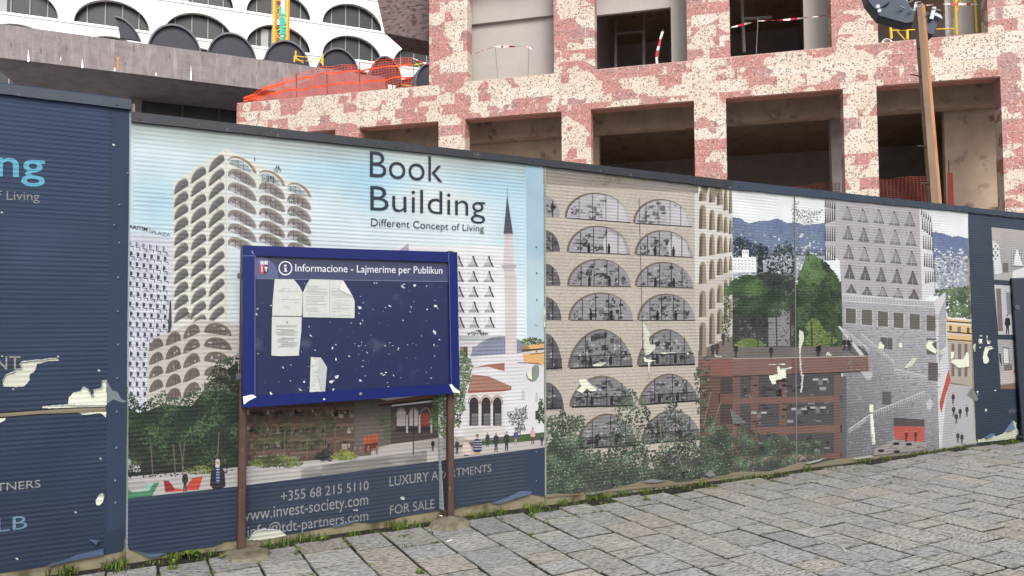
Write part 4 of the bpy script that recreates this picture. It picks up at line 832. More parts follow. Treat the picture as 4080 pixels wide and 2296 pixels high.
cap(root, u0, 2917, 722, 756, 3856, 826, 848, CAPB)
fl = MB()
for q in ([(3195, 1846, 0), (3290, 1822, 0), (3255, 1836, .03), (3212, 1846, .03)], [(3834, 1770, 0), (3880, 1740, 0), (3882, 1764, .03), (3842, 1771, .03)], [(3390, 1826, 0), (3466, 1814, .0), (3472, 1820, .02), (3400, 1830, .02)]):
    fl.poly(flap(A, [(a, b) for a, b, c in q], [c for a, b, c in q], None), ink((150, 152, 150)))
fl.pieces('loose_flap', LETTER, root)

# ---------------------------------------------------------------- panel 5: dark panel at the right
root, u0 = hoard_root(3858, 'dark blue hoarding panel with three small room pictures, at the right end')
sheet(root, u0, 3858, 4300, 832, 882)
A = Art(HO, u0)
A.grad((3856, 850), (4300, 900), (4300, 1720), (3890, 1775), 4, 10, lambda x, y: mixc((57, 69, 90), (46, 57, 76), (y - 850) / 700), 0)
A.grad((3949, 906), (4300, 942), (4300, 1130), (3959, 1115), 10, 6, lambda x, y: mixc((176, 170, 168), (150, 150, 150), (y - 910) / 200), 1)
A.pp([(3953, 960), (3978, 975), (3992, 1090), (3962, 1095)], (206, 208, 208), lay=2)
for j in range(5):
    for k in range(3): A.pp(ell(3957 + k * 8, 980 + j * 13, 3, 4), (60, 60, 66) if (j + k) % 2 else (225, 225, 226), lay=3)
A.rect(4028, 1000, 4075, 1065, (120, 120, 124), lay=2)
for j in range(6):
    for k in range(6): A.rect(4030 + k * 8, 1003 + j * 10, 4035 + k * 8, 1008 + j * 10, (205, 205, 208), lay=3)
A.pp([(4048, 995), (4052, 995), (4075, 1060), (4036, 1058)], (218, 222, 226), lay=4); A.pp([(3960, 1100), (4090, 1070), (4100, 1125), (3960, 1114)], (168, 166, 162), lay=3); A.rect(3995, 1048, 4016, 1085, (104, 100, 98), lay=4); A.pp([(4035, 1080), (4100, 1060), (4100, 1110), (4030, 1110)], (214, 216, 218), lay=5)
A.pp([(3960, 1135), (4033, 1140), (4044, 1334), (3977, 1333)], (182, 186, 190), lay=1); A.pp([(3967, 1150), (3986, 1150), (3995, 1320), (3976, 1320)], (120, 100, 100), lay=2); A.pp([(4006, 1165), (4030, 1165), (4036, 1255), (4012, 1255)], (120, 132, 144), lay=2); man(4013, 1254, 1334, (40, 40, 46), (40, 40, 46), lay=3)
A.pp([(3973, 1353), (4047, 1355), (4058, 1550), (3987, 1550)], (158, 158, 162), lay=1); A.pp([(3994, 1384), (4018, 1386), (4021, 1450), (3997, 1450)], (70, 70, 74), lay=2); A.pp([(3996, 1388), (4016, 1390), (4018, 1448), (3999, 1448)], (206, 208, 208), lay=3)
A.pp([(3984, 1530), (3988, 1480), (4054, 1470), (4057, 1525)], (178, 170, 164), lay=2); A.pp([(3998, 1455), (4030, 1450), (4032, 1475), (4000, 1478)], (110, 100, 98), lay=3); A.pp([(4035, 1475), (4054, 1468), (4056, 1485), (4036, 1490)], (186, 110, 88), lay=3); A.pp([(3986, 1535), (4058, 1523), (4059, 1550), (3988, 1550)], (122, 96, 82), lay=3); A.pp([(3979, 1405), (3986, 1412), (3992, 1460), (3982, 1440)], (48, 56, 48), lay=3)
A.build('vinyl_print', VINYL, root)
lines(root, u0, -.006, [('www', (4013, 1632), (4064, 1629), (4064, 1646), (4014, 1649), (96, 104, 118), 1)])
B = Art(HO, u0, -.0072); LP = MB()
for q in ([(345, 115), (365, 98), (383, 110), (375, 120)], [(335, 150), (385, 150), (375, 175), (385, 205), (345, 205)], [(430, 110), (442, 108), (448, 165), (482, 178), (465, 208), (440, 205)], [(290, 200), (305, 205), (300, 240), (308, 290), (292, 295), (275, 240)], [(420, 240), (495, 235), (520, 262), (460, 275), (440, 330), (460, 400), (430, 432), (400, 425), (388, 370), (398, 290)], [(345, 240), (370, 240), (365, 252), (348, 252)], [(315, 748), (342, 745), (325, 800)], [(415, 955), (432, 955), (435, 985), (415, 985)], [(520, 738), (545, 735), (540, 748), (520, 750)]):
    torn(B, Z(3780, 1300, 2.9, q), 0, LP)
B.pp(Z(3780, 1300, 2.9, [(330, 1305), (360, 1310), (410, 1285), (500, 1250), (540, 1275), (620, 1240), (700, 1150), (740, 1090), (775, 1120), (770, 1160), (790, 1200), (845, 1165), (1500, 1100), (1500, 1250), (850, 1290), (330, 1345)]), (196, 200, 174), lay=0)
B.pieces('torn_patch', BARE, root); LP.pieces('torn_edge', LETTER, root)
cap(root, u0, 3857, 827, 848, 4300, 876, 897, CAPB)
fl = MB()
for q in ([(630, 1225, 0), (700, 1130, 0), (735, 1085, 0), (715, 1190, .05)], [(400, 1290, 0), (500, 1232, 0), (490, 1255, .05), (420, 1288, .04)]):
    q = [(3780 + a / 2.9, 1300 + b / 2.9, c) for a, b, c in q]; fl.poly(flap(A, [(a, b) for a, b, c in q], [c for a, b, c in q], None), ink((84, 108, 150)))
fl.pieces('loose_flap', LETTER, root)
# ---------------------------------------------------------------- ground, paving, weeds
SOIL = mat('soil', S(142, 140, 138, .9), .95, .2, 3, .3)
m = MB(); R = 600
m.quad((-R, -R, -.06), (R, -R, -.06), (R, R, -.06), (-R, R, -.06)); g = m.build('ground', SOIL); tag(g, kind='structure')
def pav_mat():
    m, t, b, N, L = nodes('chiselled_limestone')
    at = N('ShaderNodeAttribute'); at.attribute_name = 'Color'
    tc = N('ShaderNodeTexCoord')
    # tool marks run in a direction of their own on each slab (offset by the slab's random value)
    cmb = N('ShaderNodeCombineXYZ'); mul = N('ShaderNodeMath'); mul.operation = 'MULTIPLY'; L(at.outputs['Alpha'], mul.inputs[0]); mul.inputs[1].default_value = 37.0; L(mul.outputs[0], cmb.inputs[2])
    rt = N('ShaderNodeVectorRotate'); rt.rotation_type = 'Z_AXIS'; ang = N('ShaderNodeMath'); ang.operation = 'MULTIPLY'; L(at.outputs['Alpha'], ang.inputs[0]); ang.inputs[1].default_value = .6; L(tc.outputs['Object'], rt.inputs['Vector']); L(ang.outputs[0], rt.inputs['Angle'])
    ad = N('ShaderNodeVectorMath'); L(rt.outputs[0], ad.inputs[0]); L(cmb.outputs[0], ad.inputs[1])
    mp = N('ShaderNodeMapping'); mp.inputs['Scale'].default_value = (10, 30, 10); L(ad.outputs[0], mp.inputs[0])
    n1 = N('ShaderNodeTexNoise'); n1.inputs['Scale'].default_value = 2.4; n1.inputs['Detail'].default_value = 3; n1.inputs['Roughness'].default_value = .45; n1.inputs['Distortion'].default_value = .35; L(mp.outputs[0], n1.inputs[0])
    n2 = N('ShaderNodeTexNoise'); n2.inputs['Scale'].default_value = 60; n2.inputs['Detail'].default_value = 5; L(ad.outputs[0], n2.inputs[0])
    n3 = N('ShaderNodeTexNoise'); n3.inputs['Scale'].default_value = 5; n3.inputs['Detail'].default_value = 5; L(ad.outputs[0], n3.inputs[0])
    hh = N('ShaderNodeMath'); hh.operation = 'MULTIPLY_ADD'; L(n2.outputs[0], hh.inputs[0]); hh.inputs[1].default_value = .25; L(n1.outputs[0], hh.inputs[2])
    bu = N('ShaderNodeBump'); bu.inputs['Strength'].default_value = 1.0; bu.inputs['Distance'].default_value = .04; L(hh.outputs[0], bu.inputs['Height']); L(bu.outputs[0], b.inputs['Normal'])
    r1 = N('ShaderNodeMapRange'); r1.inputs[1].default_value = .37; r1.inputs[2].default_value = .5; r1.inputs[3].default_value = .5; r1.inputs[4].default_value = 1.04; L(n1.outputs[0], r1.inputs[0])
    r2 = N('ShaderNodeMapRange'); r2.inputs[1].default_value = .3; r2.inputs[2].default_value = .7; r2.inputs[3].default_value = .92; r2.inputs[4].default_value = 1.07; L(n3.outputs[0], r2.inputs[0])
    k = N('ShaderNodeMath'); k.operation = 'MULTIPLY'; L(r1.outputs[0], k.inputs[0]); L(r2.outputs[0], k.inputs[1])
    mx = N('ShaderNodeMix'); mx.data_type = 'RGBA'; mx.blend_type = 'MULTIPLY'; mx.inputs[0].default_value = 1; L(at.outputs['Color'], mx.inputs[6]); L(k.outputs[0], mx.inputs[7]); L(mx.outputs[2], b.inputs['Base Color'])
    b.inputs['Roughness'].default_value = .62; b.inputs['Specular IOR Level'].default_value = .3
    return m
PAV = pav_mat()
rp = random.Random(21)
joints = []          # joint lines near the hoarding, where the weeds root
pv = MB()
tones = [(168, 164, 156), (162, 160, 156), (170, 164, 153), (158, 158, 157), (166, 162, 155), (172, 167, 157), (160, 158, 153), (155, 156, 156), (172, 166, 154), (166, 163, 157)]
x = -6.0
while x < 15:
    wd = rp.uniform(.27, .36); v = rp.uniform(.02, .16) + .08
    joints.append(('s', x, 0.05, 1.2))
    while v < 7.4:
        ln = rp.choice([rp.uniform(.16, .24), rp.uniform(.27, .37), rp.uniform(.33, .44)])
        gp = rp.uniform(.005, .009); x0, x1, y0, y1 = x + gp, x + wd - gp, -(v + ln - gp), -(v + gp)
        if v < 1.0: joints.append(('c', x, x + wd, v))
        c = mixc(rp.choice(tones), (163, 162, 158), .6); kk = rp.uniform(.88, 1.04); a = rp.random()
        if rp.random() < .12: c = (168, 162, 151)
        k2 = 1 - .25 * math.exp(-v / .25)     # stones get darker and faintly greener towards the fence
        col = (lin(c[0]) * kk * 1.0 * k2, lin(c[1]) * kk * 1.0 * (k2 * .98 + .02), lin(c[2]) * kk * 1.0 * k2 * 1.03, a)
        h = rp.uniform(-.003, .003); tx, ty = rp.uniform(-.006, .006), rp.uniform(-.006, .006); e = .005
        j = lambda: rp.uniform(-.005, .005)
        cor = [(x0 + j(), y0 + j()), (x1 + j(), y0 + j()), (x1 + j(), y1 + j()), (x0 + j(), y1 + j())]
        cx, cy = (x0 + x1) / 2, (y0 + y1) / 2
        ring = []
        for i in range(4):
            (ax, ay), (bx, by) = cor[i], cor[(i + 1) % 4]
            for s in (.0, .33, .67):
                jj = .004 if s else 0.0
                px, py = ax + (bx - ax) * s + rp.uniform(-jj, jj), ay + (by - ay) * s + rp.uniform(-jj, jj)
                ring.append((px, py))
        n0 = len(pv.v); n = len(ring)
        def zz(px, py): return h + (px - cx) * tx + (py - cy) * ty
        for px, py in ring: pv.v.append((px, py, -.07))
        for px, py in ring: pv.v.append((px, py, zz(px, py) - e))
        for px, py in ring:
            dx, dy = cx - px, cy - py; l = math.hypot(dx, dy); pv.v.append((px + dx / l * e * 1.3, py + dy / l * e * 1.3, zz(px, py) + rp.uniform(-.0015, .0015)))
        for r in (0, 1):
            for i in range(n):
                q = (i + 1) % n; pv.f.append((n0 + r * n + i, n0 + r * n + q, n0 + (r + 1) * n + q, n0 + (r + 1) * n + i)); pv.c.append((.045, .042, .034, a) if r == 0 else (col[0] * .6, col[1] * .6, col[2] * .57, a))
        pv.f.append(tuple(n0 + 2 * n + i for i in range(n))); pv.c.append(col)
        v += ln
    x += wd
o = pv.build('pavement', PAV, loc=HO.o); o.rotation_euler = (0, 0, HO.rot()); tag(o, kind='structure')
# soil that fills the joints and the strip at the foot of the hoarding
so_ = MB(); N = 90
for i in range(N):
    a, b = -6 + 21 * i / N, -6 + 21 * (i + 1) / N
    so_.quad((a, -7.4, -.016), (b, -7.4, -.016), (b, -.2, -.016), (a, -.2, -.016)); so_.quad((a, -.2, -.016), (b, -.2, -.016), (b, .3, .0 + .01 * math.sin(b * 5)), (a, .3, .0 + .01 * math.sin(a * 5)))
o = so_.build('soil', mat('joint_soil', S(46, 43, 36, .6), .95, .4, 30, .7, dirt=(S(56, 66, 38, .7), 9, .58))); o.location = HO.o; o.rotation_euler = (0, 0, HO.rot()); tag(o, kind='structure')
GR = attr_mat('grass_blades', .6, .2, 30)
gm = MB(); rg = random.Random(4)
def blade(x, y, h, lean, wd, c):
    a = rg.uniform(0, 6.283); dx, dy = math.cos(a) * lean, math.sin(a) * lean; px, py = -math.sin(a) * wd, math.cos(a) * wd
    b0 = (x - px, y - py, -.02); b1 = (x + px, y + py, -.02); m0 = (x + dx * .4 - px * .8, y + dy * .4 - py * .8, h * .65); m1 = (x + dx * .4 + px * .8, y + dy * .4 + py * .8, h * .65); t = (x + dx, y + dy, h)
    gm.quad(b0, b1, m1, m0, c); gm.tri(m0, m1, t, c)
def gcol():
    c = rg.choice([(96, 128, 52), (120, 150, 62), (82, 112, 46), (140, 162, 74), (74, 96, 44), (128, 140, 70)]); k = rg.uniform(.35, .62); return (lin(c[0]) * k, lin(c[1]) * k, lin(c[2]) * k, 1)
def clump(x, y, n, r, h):
    for _ in range(n):
        a, q = rg.uniform(0, 6.283), r * math.sqrt(rg.random()); hh = h * .5 * rg.uniform(.4, 1.1); blade(x + math.cos(a) * q, y + math.sin(a) * q * .6, hh, hh * rg.uniform(.2, .9), rg.uniform(.002, .0045), gcol())
def leafy(x, y, n, r):
    for _ in range(n):
        a = rg.uniform(0, 6.283); l = r * rg.uniform(.6, 1.2); dx, dy = math.cos(a), math.sin(a); z = rg.uniform(.012, .05); w = l * .28; c = gcol()
        gm.quad((x, y, .004), (x + dx * l * .5 - dy * w, y + dy * l * .5 + dx * w, z), (x + dx * l, y + dy * l, z * .6), (x + dx * l * .5 + dy * w, y + dy * l * .5 - dx * w, z), c)
# clumps seen along the foot of the hoarding, and thinner growth between them
for px, py, n, r, h in ((75, 2285, 20, .07, .06), (250, 2262, 60, .09, .1), (280, 2275, 40, .07, .07), (455, 2245, 90, .08, .11), (480, 2280, 40, .05, .08), (690, 2215, 70, .07, .09), (690, 2270, 80, .035, .07), (740, 2200, 30, .05, .07), (800, 2200, 40, .09, .06), (1075, 2160, 90, .14, .08), (1140, 2150, 60, .1, .07), (1190, 2140, 70, .1, .09), (1270, 2130, 40, .08, .06), (1415, 2130, 60, .07, .07), (1255, 2155, 40, .04, .05), (1565, 2085, 120, .1, .11), (1590, 2105, 70, .05, .08), (1650, 2075, 60, .1, .07), (1610, 2140, 40, .05, .05), (1760, 2110, 40, .05, .06), (1860, 2045, 40, .08, .06), (1900, 2040, 60, .09, .06), (1960, 2030, 60, .1, .07), (2000, 2045, 50, .06, .06), (2110, 2010, 110, .11, .09), (2130, 2030, 40, .05, .06), (2170, 2035, 60, .12, .05), (2240, 2005, 60, .06, .07), (2345, 1975, 110, .1, .12), (2385, 1970, 60, .07, .07), (2475, 1965, 50, .06, .07), (2545, 1950, 60, .09, .06), (2575, 1995, 20, .05, .04), (2760, 1920, 60, .1, .06), (2840, 1945, 60, .08, .05), (2900, 1915, 40, .08, .05), (2960, 1900, 60, .12, .06), (3000, 1890, 40, .08, .05), (3110, 1880, 40, .1, .05), (3210, 1865, 40, .06, .06), (3330, 1870, 60, .12, .05), (3410, 1830, 60, .1, .06), (3490, 1815, 60, .09, .06), (3530, 1828, 50, .1, .05), (3620, 1800, 80, .12, .06), (3680, 1800, 60, .1, .05), (3740, 1790, 70, .12, .05), (3810, 1780, 70, .12, .06), (4010, 1755, 110, .16, .07), (4050, 1765, 50, .1, .06)):
    p = ground(px, py) - HO.o; clump(p.dot(HO.x), min(-.03, p.dot(HO.y)), int(n * .65), r, h)
for _ in range(45):
    u = rg.uniform(-1, 12); clump(u, -rg.uniform(.02, .2), rg.randrange(4, 14), .05, rg.uniform(.02, .055))
for k in joints:
    if k[0] == 's' and rg.random() < .8:
        for _ in range(rg.randrange(2, 8)):
            v = abs(rg.gauss(0, .35)) + .1; clump(k[1], -v, rg.randrange(3, 12), .022, rg.uniform(.012, .045))
    elif k[0] == 'c' and rg.random() < .75 * math.exp(-k[3] / .4) + .06:
        for _ in range(rg.randrange(2, 6)): clump(rg.uniform(k[1], k[2]), -k[3], rg.randrange(3, 12), .024, rg.uniform(.012, .045))
for px, py, n, r in ((270, 2280, 9, .05), (735, 2185, 7, .08), (690, 2250, 8, .05), (770, 2215, 8, .06), (890, 2225, 6, .06), (1185, 2205, 6, .04), (1290, 2158, 7, .05), (2120, 2062, 8, .035), (2570, 1995, 6, .04), (1670, 2290, 6, .05)):
    p = ground(px, py) - HO.o; leafy(p.dot(HO.x), min(-.05, p.dot(HO.y)), n, r)
o = gm.build('grass', GR, loc=HO.o); o.rotation_euler = (0, 0, HO.rot()); tag(o, 'green weeds and grass along the foot of the hoarding and in the paving joints', 'weeds', kind='stuff')
DEB = attr_mat('debris', .9, .2, 40)
dm_ = MB()
for _ in range(420):
    u = rg.uniform(-1.2, 12); v = abs(rg.gauss(0, .09)) + .02; s = rg.uniform(.004, .014); c = rg.choice([(120, 112, 96), (150, 142, 126), (88, 78, 60), (104, 84, 58), (70, 64, 54), (160, 140, 100)]); a = rg.uniform(0, 6.28); z = -.012 if v < .2 else .002
    p = [(u + math.cos(a + k * 1.571) * s * (1 if k % 2 else .6), -v + math.sin(a + k * 1.571) * s * (1 if k % 2 else .6)) for k in range(4)]; h = rg.uniform(.003, .01); cc = S(*c, .6)
    n = len(dm_.v); dm_.v += [(x, y, z - .01) for x, y in p] + [(u + rg.uniform(-.3, .3) * s, -v, z + h)]
    for k in range(4): dm_.f.append((n + k, n + (k + 1) % 4, n + 4)); dm_.c.append(cc)
o = dm_.build('debris', DEB, loc=HO.o); o.rotation_euler = (0, 0, HO.rot()); tag(o, 'small stones and dead leaf bits lying along the foot of the hoarding', 'debris', kind='stuff')
# litter
LIT = mat('paper_litter', S(225, 222, 214), .8, .1, 30)
for i, (px, py, s, lab) in enumerate(((1788, 2162, .03, 'white cigarette end on the paving just right of the notice board'), (3365, 2196, .035, 'white scrap of litter in a broken slab at the lower right'), (1760, 2085, .012, 'small white scrap on the concrete footing of the right post'))):
    p = ground(px, py); b = MB(); b.tube((-s / 2, 0, .006), (s / 2, .004, .008), .004, 8); b.tube((s / 2 + .0005, .004, .008), (s / 2 + .012, .005, .008), .0042, 8)
    o = b.build('cigarette_butt' if i != 1 else 'litter_scrap', LIT); o.location = (p.x, p.y, .004 if i < 2 else .05); o.rotation_euler = (0, 0, .5 + i); tag(o, lab, 'litter')
# ---------------------------------------------------------------- notice board
def stand(px, py, gap):
    d = ray(px, py); t = (HO.y.dot(HO.o - CAM) - gap) / HO.y.dot(d); return CAM + d * t
pl, pr = stand(965, 2188, .2), stand(1805, 2056, .2)      # both posts stand 0.2 m in front of the hoarding
print('post feet', pl, pr)
BF = Frame(((pl.x), (pl.y)), (pr - pl))
RUST = mat('rusty_brown_post', S(84, 62, 55, .7), .7, .35, 14, .2, dirt=(S(130, 82, 60), 20, .62), stretch=(1, 1, .4))
BLUE = mat('blue_painted_frame', S(13, 36, 116, .5), .4, .1, 10, .02, spec=.25, dirt=(S(60, 74, 130), 30, .72))
GREYM = mat('grey_back_steel', S(74, 76, 82), .5, .15, 10)
NAVYB = mat('navy_back_board', S(35, 46, 92, .5), .3, .16, 3, .0, spec=.35, dirt=(S(56, 58, 82), 6, .6))
PRINT = attr_mat('printed_film', .45, .06, 12, .3)
PAPER = attr_mat('notice_paper', .8, .05, 30, .2)
board = thing('notice_board', 'blue framed public notice board on two brown posts, standing in front of the poster hoarding', 'notice board', BF.o, BF.rot())
def bp(x, y, d=0.0): 
    u, z = BF.at(x, y, d); return (u, d, z)
FR = -.036           # front of the frame
out = [(966, 978), (1822, 1005), (1832, 1566), (966, 1626)]; inn = [(1017, 1019), (1788, 1045), (1797, 1530), (1017, 1578)]
f = MB(); b0 = []
fo = [bp(x, y, FR) for x, y in out]; fi = [bp(x, y, FR) for x, y in inn]
back = lambda p, d: (p[0], d, p[2])
for i in range(4):
    j = (i + 1) % 4
    f.quad(fo[i], fo[j], fi[j], fi[i]); f.quad(fo[i], back(fo[i], .03), back(fo[j], .03), fo[j]); f.quad(fi[i], fi[j], back(fi[j], -.012), back(fi[i], -.012))
f.poly([back(p, .03) for p in reversed(fo)])
fr = f.build('frame', BLUE, board)
bv = fr.modifiers.new('bevel', 'BEVEL'); bv.width = .004; bv.segments = 2; bv.limit_method = 'ANGLE'
wl = MB(); 
for a, b in (((1017, 1019), (966, 1020)), ((1788, 1045), (1788, 1006)), ((1016, 1019), (1016, 1578)), ((1789, 1045), (1798, 1530))):
    p, q = Vector(bp(*a, FR - .0012)), Vector(bp(*b, FR - .0012)); d = (q - p).normalized().cross(Vector((0, 1, 0))) * .0016; wl.quad(p + d, q + d, q - d, p - d, S(92, 104, 150))
for pts in ([(1003, 998), (1007, 1008), (1011, 1014), (1008, 1012), (1003, 1004)],):
    wl.poly([bp(x, y, FR - .0012) for x, y in pts], S(180, 184, 200))
B2 = lambda pts, c: wl.poly([bp(x, y, FR - .003) for x, y in pts], c)
B2([(968, 1581), (1005, 1572), (1022, 1582), (990, 1598), (972, 1612)], S(214, 218, 214)); B2([(1790, 1533), (1800, 1531), (1812, 1545), (1832, 1560), (1832, 1566), (1806, 1564)], S(206, 210, 196)); B2([(1290, 1588), (1296, 1590), (1293, 1594), (1287, 1592)], S(220, 222, 226))
wl.build('scuff_marks', PRINT, board)
lk = MB(); p = Vector(bp(1436, 1569, FR)); lk.tube(p + Vector((0, -.006, 0)), p + Vector((0, .003, 0)), .011, 14); lk.tube(p + Vector((0, -.0075, 0)), p + Vector((0, -.006, 0)), .005, 10); lk.build('lock', mat('lock_metal', S(150, 150, 152), .35, .1, 10, 0, .8), board)
# back panel with glue marks and torn paper remains
D = -.014; bk = Art(BF, 0, D, .0004)
def BP(x, y, lay): u, z = BF.at(x, y, D); return (u, D - lay * .0004, z)
bk.P = lambda x, y, lay=None: BP(x, y, bk.lay if lay is None else lay)
bpan = MB(); c4 = [(p[0] + dx, D + .001, p[2] + dz) for p, dx, dz in zip(fo, (.01, -.01, -.01, .01), (-.01, -.01, .01, .01))]; bpan.hexa([back(p, .02) for p in c4], c4); bpan.build('back_panel', NAVYB, board)
rb = random.Random(9)
def scr(x, y, r, a=None):
    n = rb.randrange(4, 7); t0 = rb.uniform(0, 6); e = a or rb.uniform(.25, .8); al = rb.uniform(-.5, 1.9); r *= 1.08
    bk.pp([(x + math.cos(al) * a_ - math.sin(al) * b_, y + math.sin(al) * a_ + math.cos(al) * b_) for a_, b_ in [(r * math.cos(t0 + 6.283 * i / n) * rb.uniform(.7, 1.25), r * e * math.sin(t0 + 6.283 * i / n) * rb.uniform(.6, 1.3)) for i in range(n)]], rb.choice([(226, 228, 232), (205, 210, 220), (190, 196, 212)]), lay=1)
K = 2.5255
for x, y, r in ((1052, 85, 9), (1078, 148, 11), (1045, 195, 22), (1035, 255, 8), (1072, 325, 11), (1052, 358, 12), (958, 352, 8), (745, 345, 8), (1180, 217, 6), (1280, 232, 6), (1300, 195, 9), (1345, 180, 18), (1560, 190, 14), (1552, 240, 8), (1590, 135, 8), (1722, 215, 14), (1800, 125, 9), (1810, 180, 20), (1830, 205, 14), (1243, 355, 7), (1480, 327, 9), (1715, 328, 5), (533, 390, 12), (550, 480, 20), (1795, 445, 24), (1665, 480, 9), (770, 605, 17), (803, 570, 12), (595, 625, 9), (458, 643, 8), (995, 560, 6), (1062, 545, 10), (1035, 585, 10), (1058, 575, 8), (1100, 580, 7), (1118, 650, 16), (1070, 630, 6), (1190, 630, 6), (1300, 580, 9), (1345, 550, 6), (1375, 580, 8), (1435, 605, 11), (1430, 620, 9), (1525, 572, 7), (1575, 560, 6), (1610, 572, 7), (1340, 665, 6), (1790, 575, 16), (1845, 520, 9), (1828, 585, 7), (935, 685, 16), (1033, 668, 6), (805, 720, 18), (1080, 730, 11), (1130, 740, 5), (1520, 705, 8), (1797, 685, 7), (272, 800, 14), (352, 775, 10), (1075, 790, 8), (1763, 802, 7), (1715, 848, 6), (1262, 860, 16), (1285, 875, 18), (1308, 850, 12), (1383, 878, 15), (1458, 903, 7), (812, 893, 24), (1100, 885, 10), (755, 945, 22), (780, 930, 12), (1050, 930, 17), (485, 945, 14), (348, 935, 6), (230, 945, 7), (1763, 907, 10), (1323, 950, 6), (445, 1025, 20), (778, 1020, 16), (150, 1060, 22), (1330, 993, 10), (60, 490, 5), (15, 210, 20), (5, 265, 12), (150, 175, 10), (20, 660, 9)):
    scr(1020 + x / K, 1148 + y / K, r / K * .9)
for x, y, r in ((1213 + 0, 1130, 4), (1606, 1135, 8), (1605, 1144, 9), (1652, 1138, 6), (1492, 1128, 4), (1500, 1128, 3), (1700, 1140, 4)): scr(x, y, r)
for _ in range(90):
    x, y = rb.uniform(1030, 1785), rb.uniform(1130, 1550); bk.rect(x, y, x + rb.uniform(1, 4), y + rb.uniform(.6, 2), rb.choice([(120, 126, 160), (90, 92, 110), (160, 166, 190)]), lay=1)
for x0, y0, x1, y1 in ((1020, 1405, 1200, 1400), (1200, 1400, 1740, 1445), (1480, 1338, 1540, 1336), (1600, 1328, 1672, 1320), (1020, 1440, 1180, 1438), (1180, 1438, 1760, 1478)): bk.line(x0, y0, x1, y1, 2, (40, 46, 90), 1)
tag(bk.build('paper_scraps', PAPER, board), kind='stuff')
# header strip
hd = Art(BF, 0, D, .0005)
def HP(x, y, lay): u, z = BF.at(x, y, D); return (u, D - .001 - lay * .0005, z)
hd.P = lambda x, y, lay=None: HP(x, y, hd.lay if lay is None else lay)
hd.grad((1012, 1015), (1795, 1040), (1797, 1123), (1012, 1111), 16, 4, lambda x, y: mixc((48, 54, 84), (54, 64, 114), (y - 1020) / 90), 1)
hd.pp([(1016, 1022)] + [(1030 + 78 * math.sin(t), 1106 - 83 * math.cos(t)) for t in [math.pi / 2 * i / 12 for i in range(13)]] + [(1108, 1111), (1016, 1111)], (84, 94, 146), lay=3)
hd.line(1016, 1111, 1796, 1123, 2, (120, 130, 180), 3)
C1 = lambda pts: [(960 + x / 5.152, 970 + y / 5.152) for x, y in pts]
hd.pp(C1([(385, 440), (560, 440), (565, 470), (560, 590), (520, 615), (470, 642), (420, 615), (372, 590), (378, 470)]), (38, 48, 104), lay=4)
hd.pp(C1([(385, 440), (470, 440), (470, 642), (420, 615), (372, 590), (378, 470)]), (196, 52, 58), lay=5)
hd.pp(C1([(412, 478), (443, 478), (443, 500), (440, 505), (440, 578), (450, 590), (410, 590), (418, 578), (418, 505), (412, 500)]), (232, 214, 222), lay=6); hd.pp([(960 + 428 / 5.152 + 2.6 * math.cos(t), 970 + 462 / 5.152 + 2.6 * math.sin(t)) for t in [6.283 * i / 8 for i in range(8)]], (232, 214, 222), lay=6)
hd.pp(C1([(480, 480), (520, 478), (550, 490), (555, 510), (530, 530), (500, 540), (478, 560), (482, 540), (505, 525), (485, 515)]), (226, 226, 234), lay=6); hd.pp(C1([(505, 540), (535, 535), (530, 560), (520, 585), (505, 570)]), (226, 226, 234), lay=6); hd.pp(C1([(535, 500), (570, 492), (555, 520), (540, 528)]), (200, 60, 64), lay=7); hd.pp(C1([(478, 545), (500, 535), (504, 548), (482, 556)]), (200, 60, 64), lay=7)
hd.pp(C1([(395, 436), (392, 408), (410, 390), (405, 395), (382, 372), (390, 362), (412, 362), (414, 378), (425, 378), (425, 360), (452, 355), (456, 378), (485, 378), (488, 355), (515, 358), (518, 378), (530, 378), (532, 362), (556, 364), (560, 376), (540, 395), (548, 412), (550, 438)]), (216, 220, 222), lay=6); hd.pp(C1([(455, 412), (490, 412), (485, 422), (460, 422)]), (70, 90, 70), lay=7)
for i in range(28):
    t, t2 = 6.2832 * i / 28, 6.2832 * (i + 1) / 28
    hd.pp([(1137 + r * math.cos(a) * .97, 1069 + r * math.sin(a)) for r, a in ((28.5, t), (28.5, t2), (24, t2), (24, t))], (228, 232, 244), lay=4)
hd.pp([(1137 + 5 * math.cos(6.283 * i / 12), 1059 + 5 * math.sin(6.283 * i / 12)) for i in range(12)], (228, 232, 244), lay=4)
hd.pp([(1131, 1067), (1141, 1067), (1141, 1079), (1144, 1080), (1144, 1083), (1131, 1083), (1131, 1080), (1134, 1079), (1134, 1071), (1131, 1070)], (228, 232, 244), lay=4)
hd.build('header_strip', PRINT, board)
hl = Art(BF, 0, D, .0005); hl.P = hd.P
hl.text('Informacione - Lajmerime per Publikun', (1176, 1052), (1762, 1063), (1762, 1101), (1176, 1092), (226, 231, 245), 5, .003)
tag(hl.build('header_lettering', PRINT, board), None)
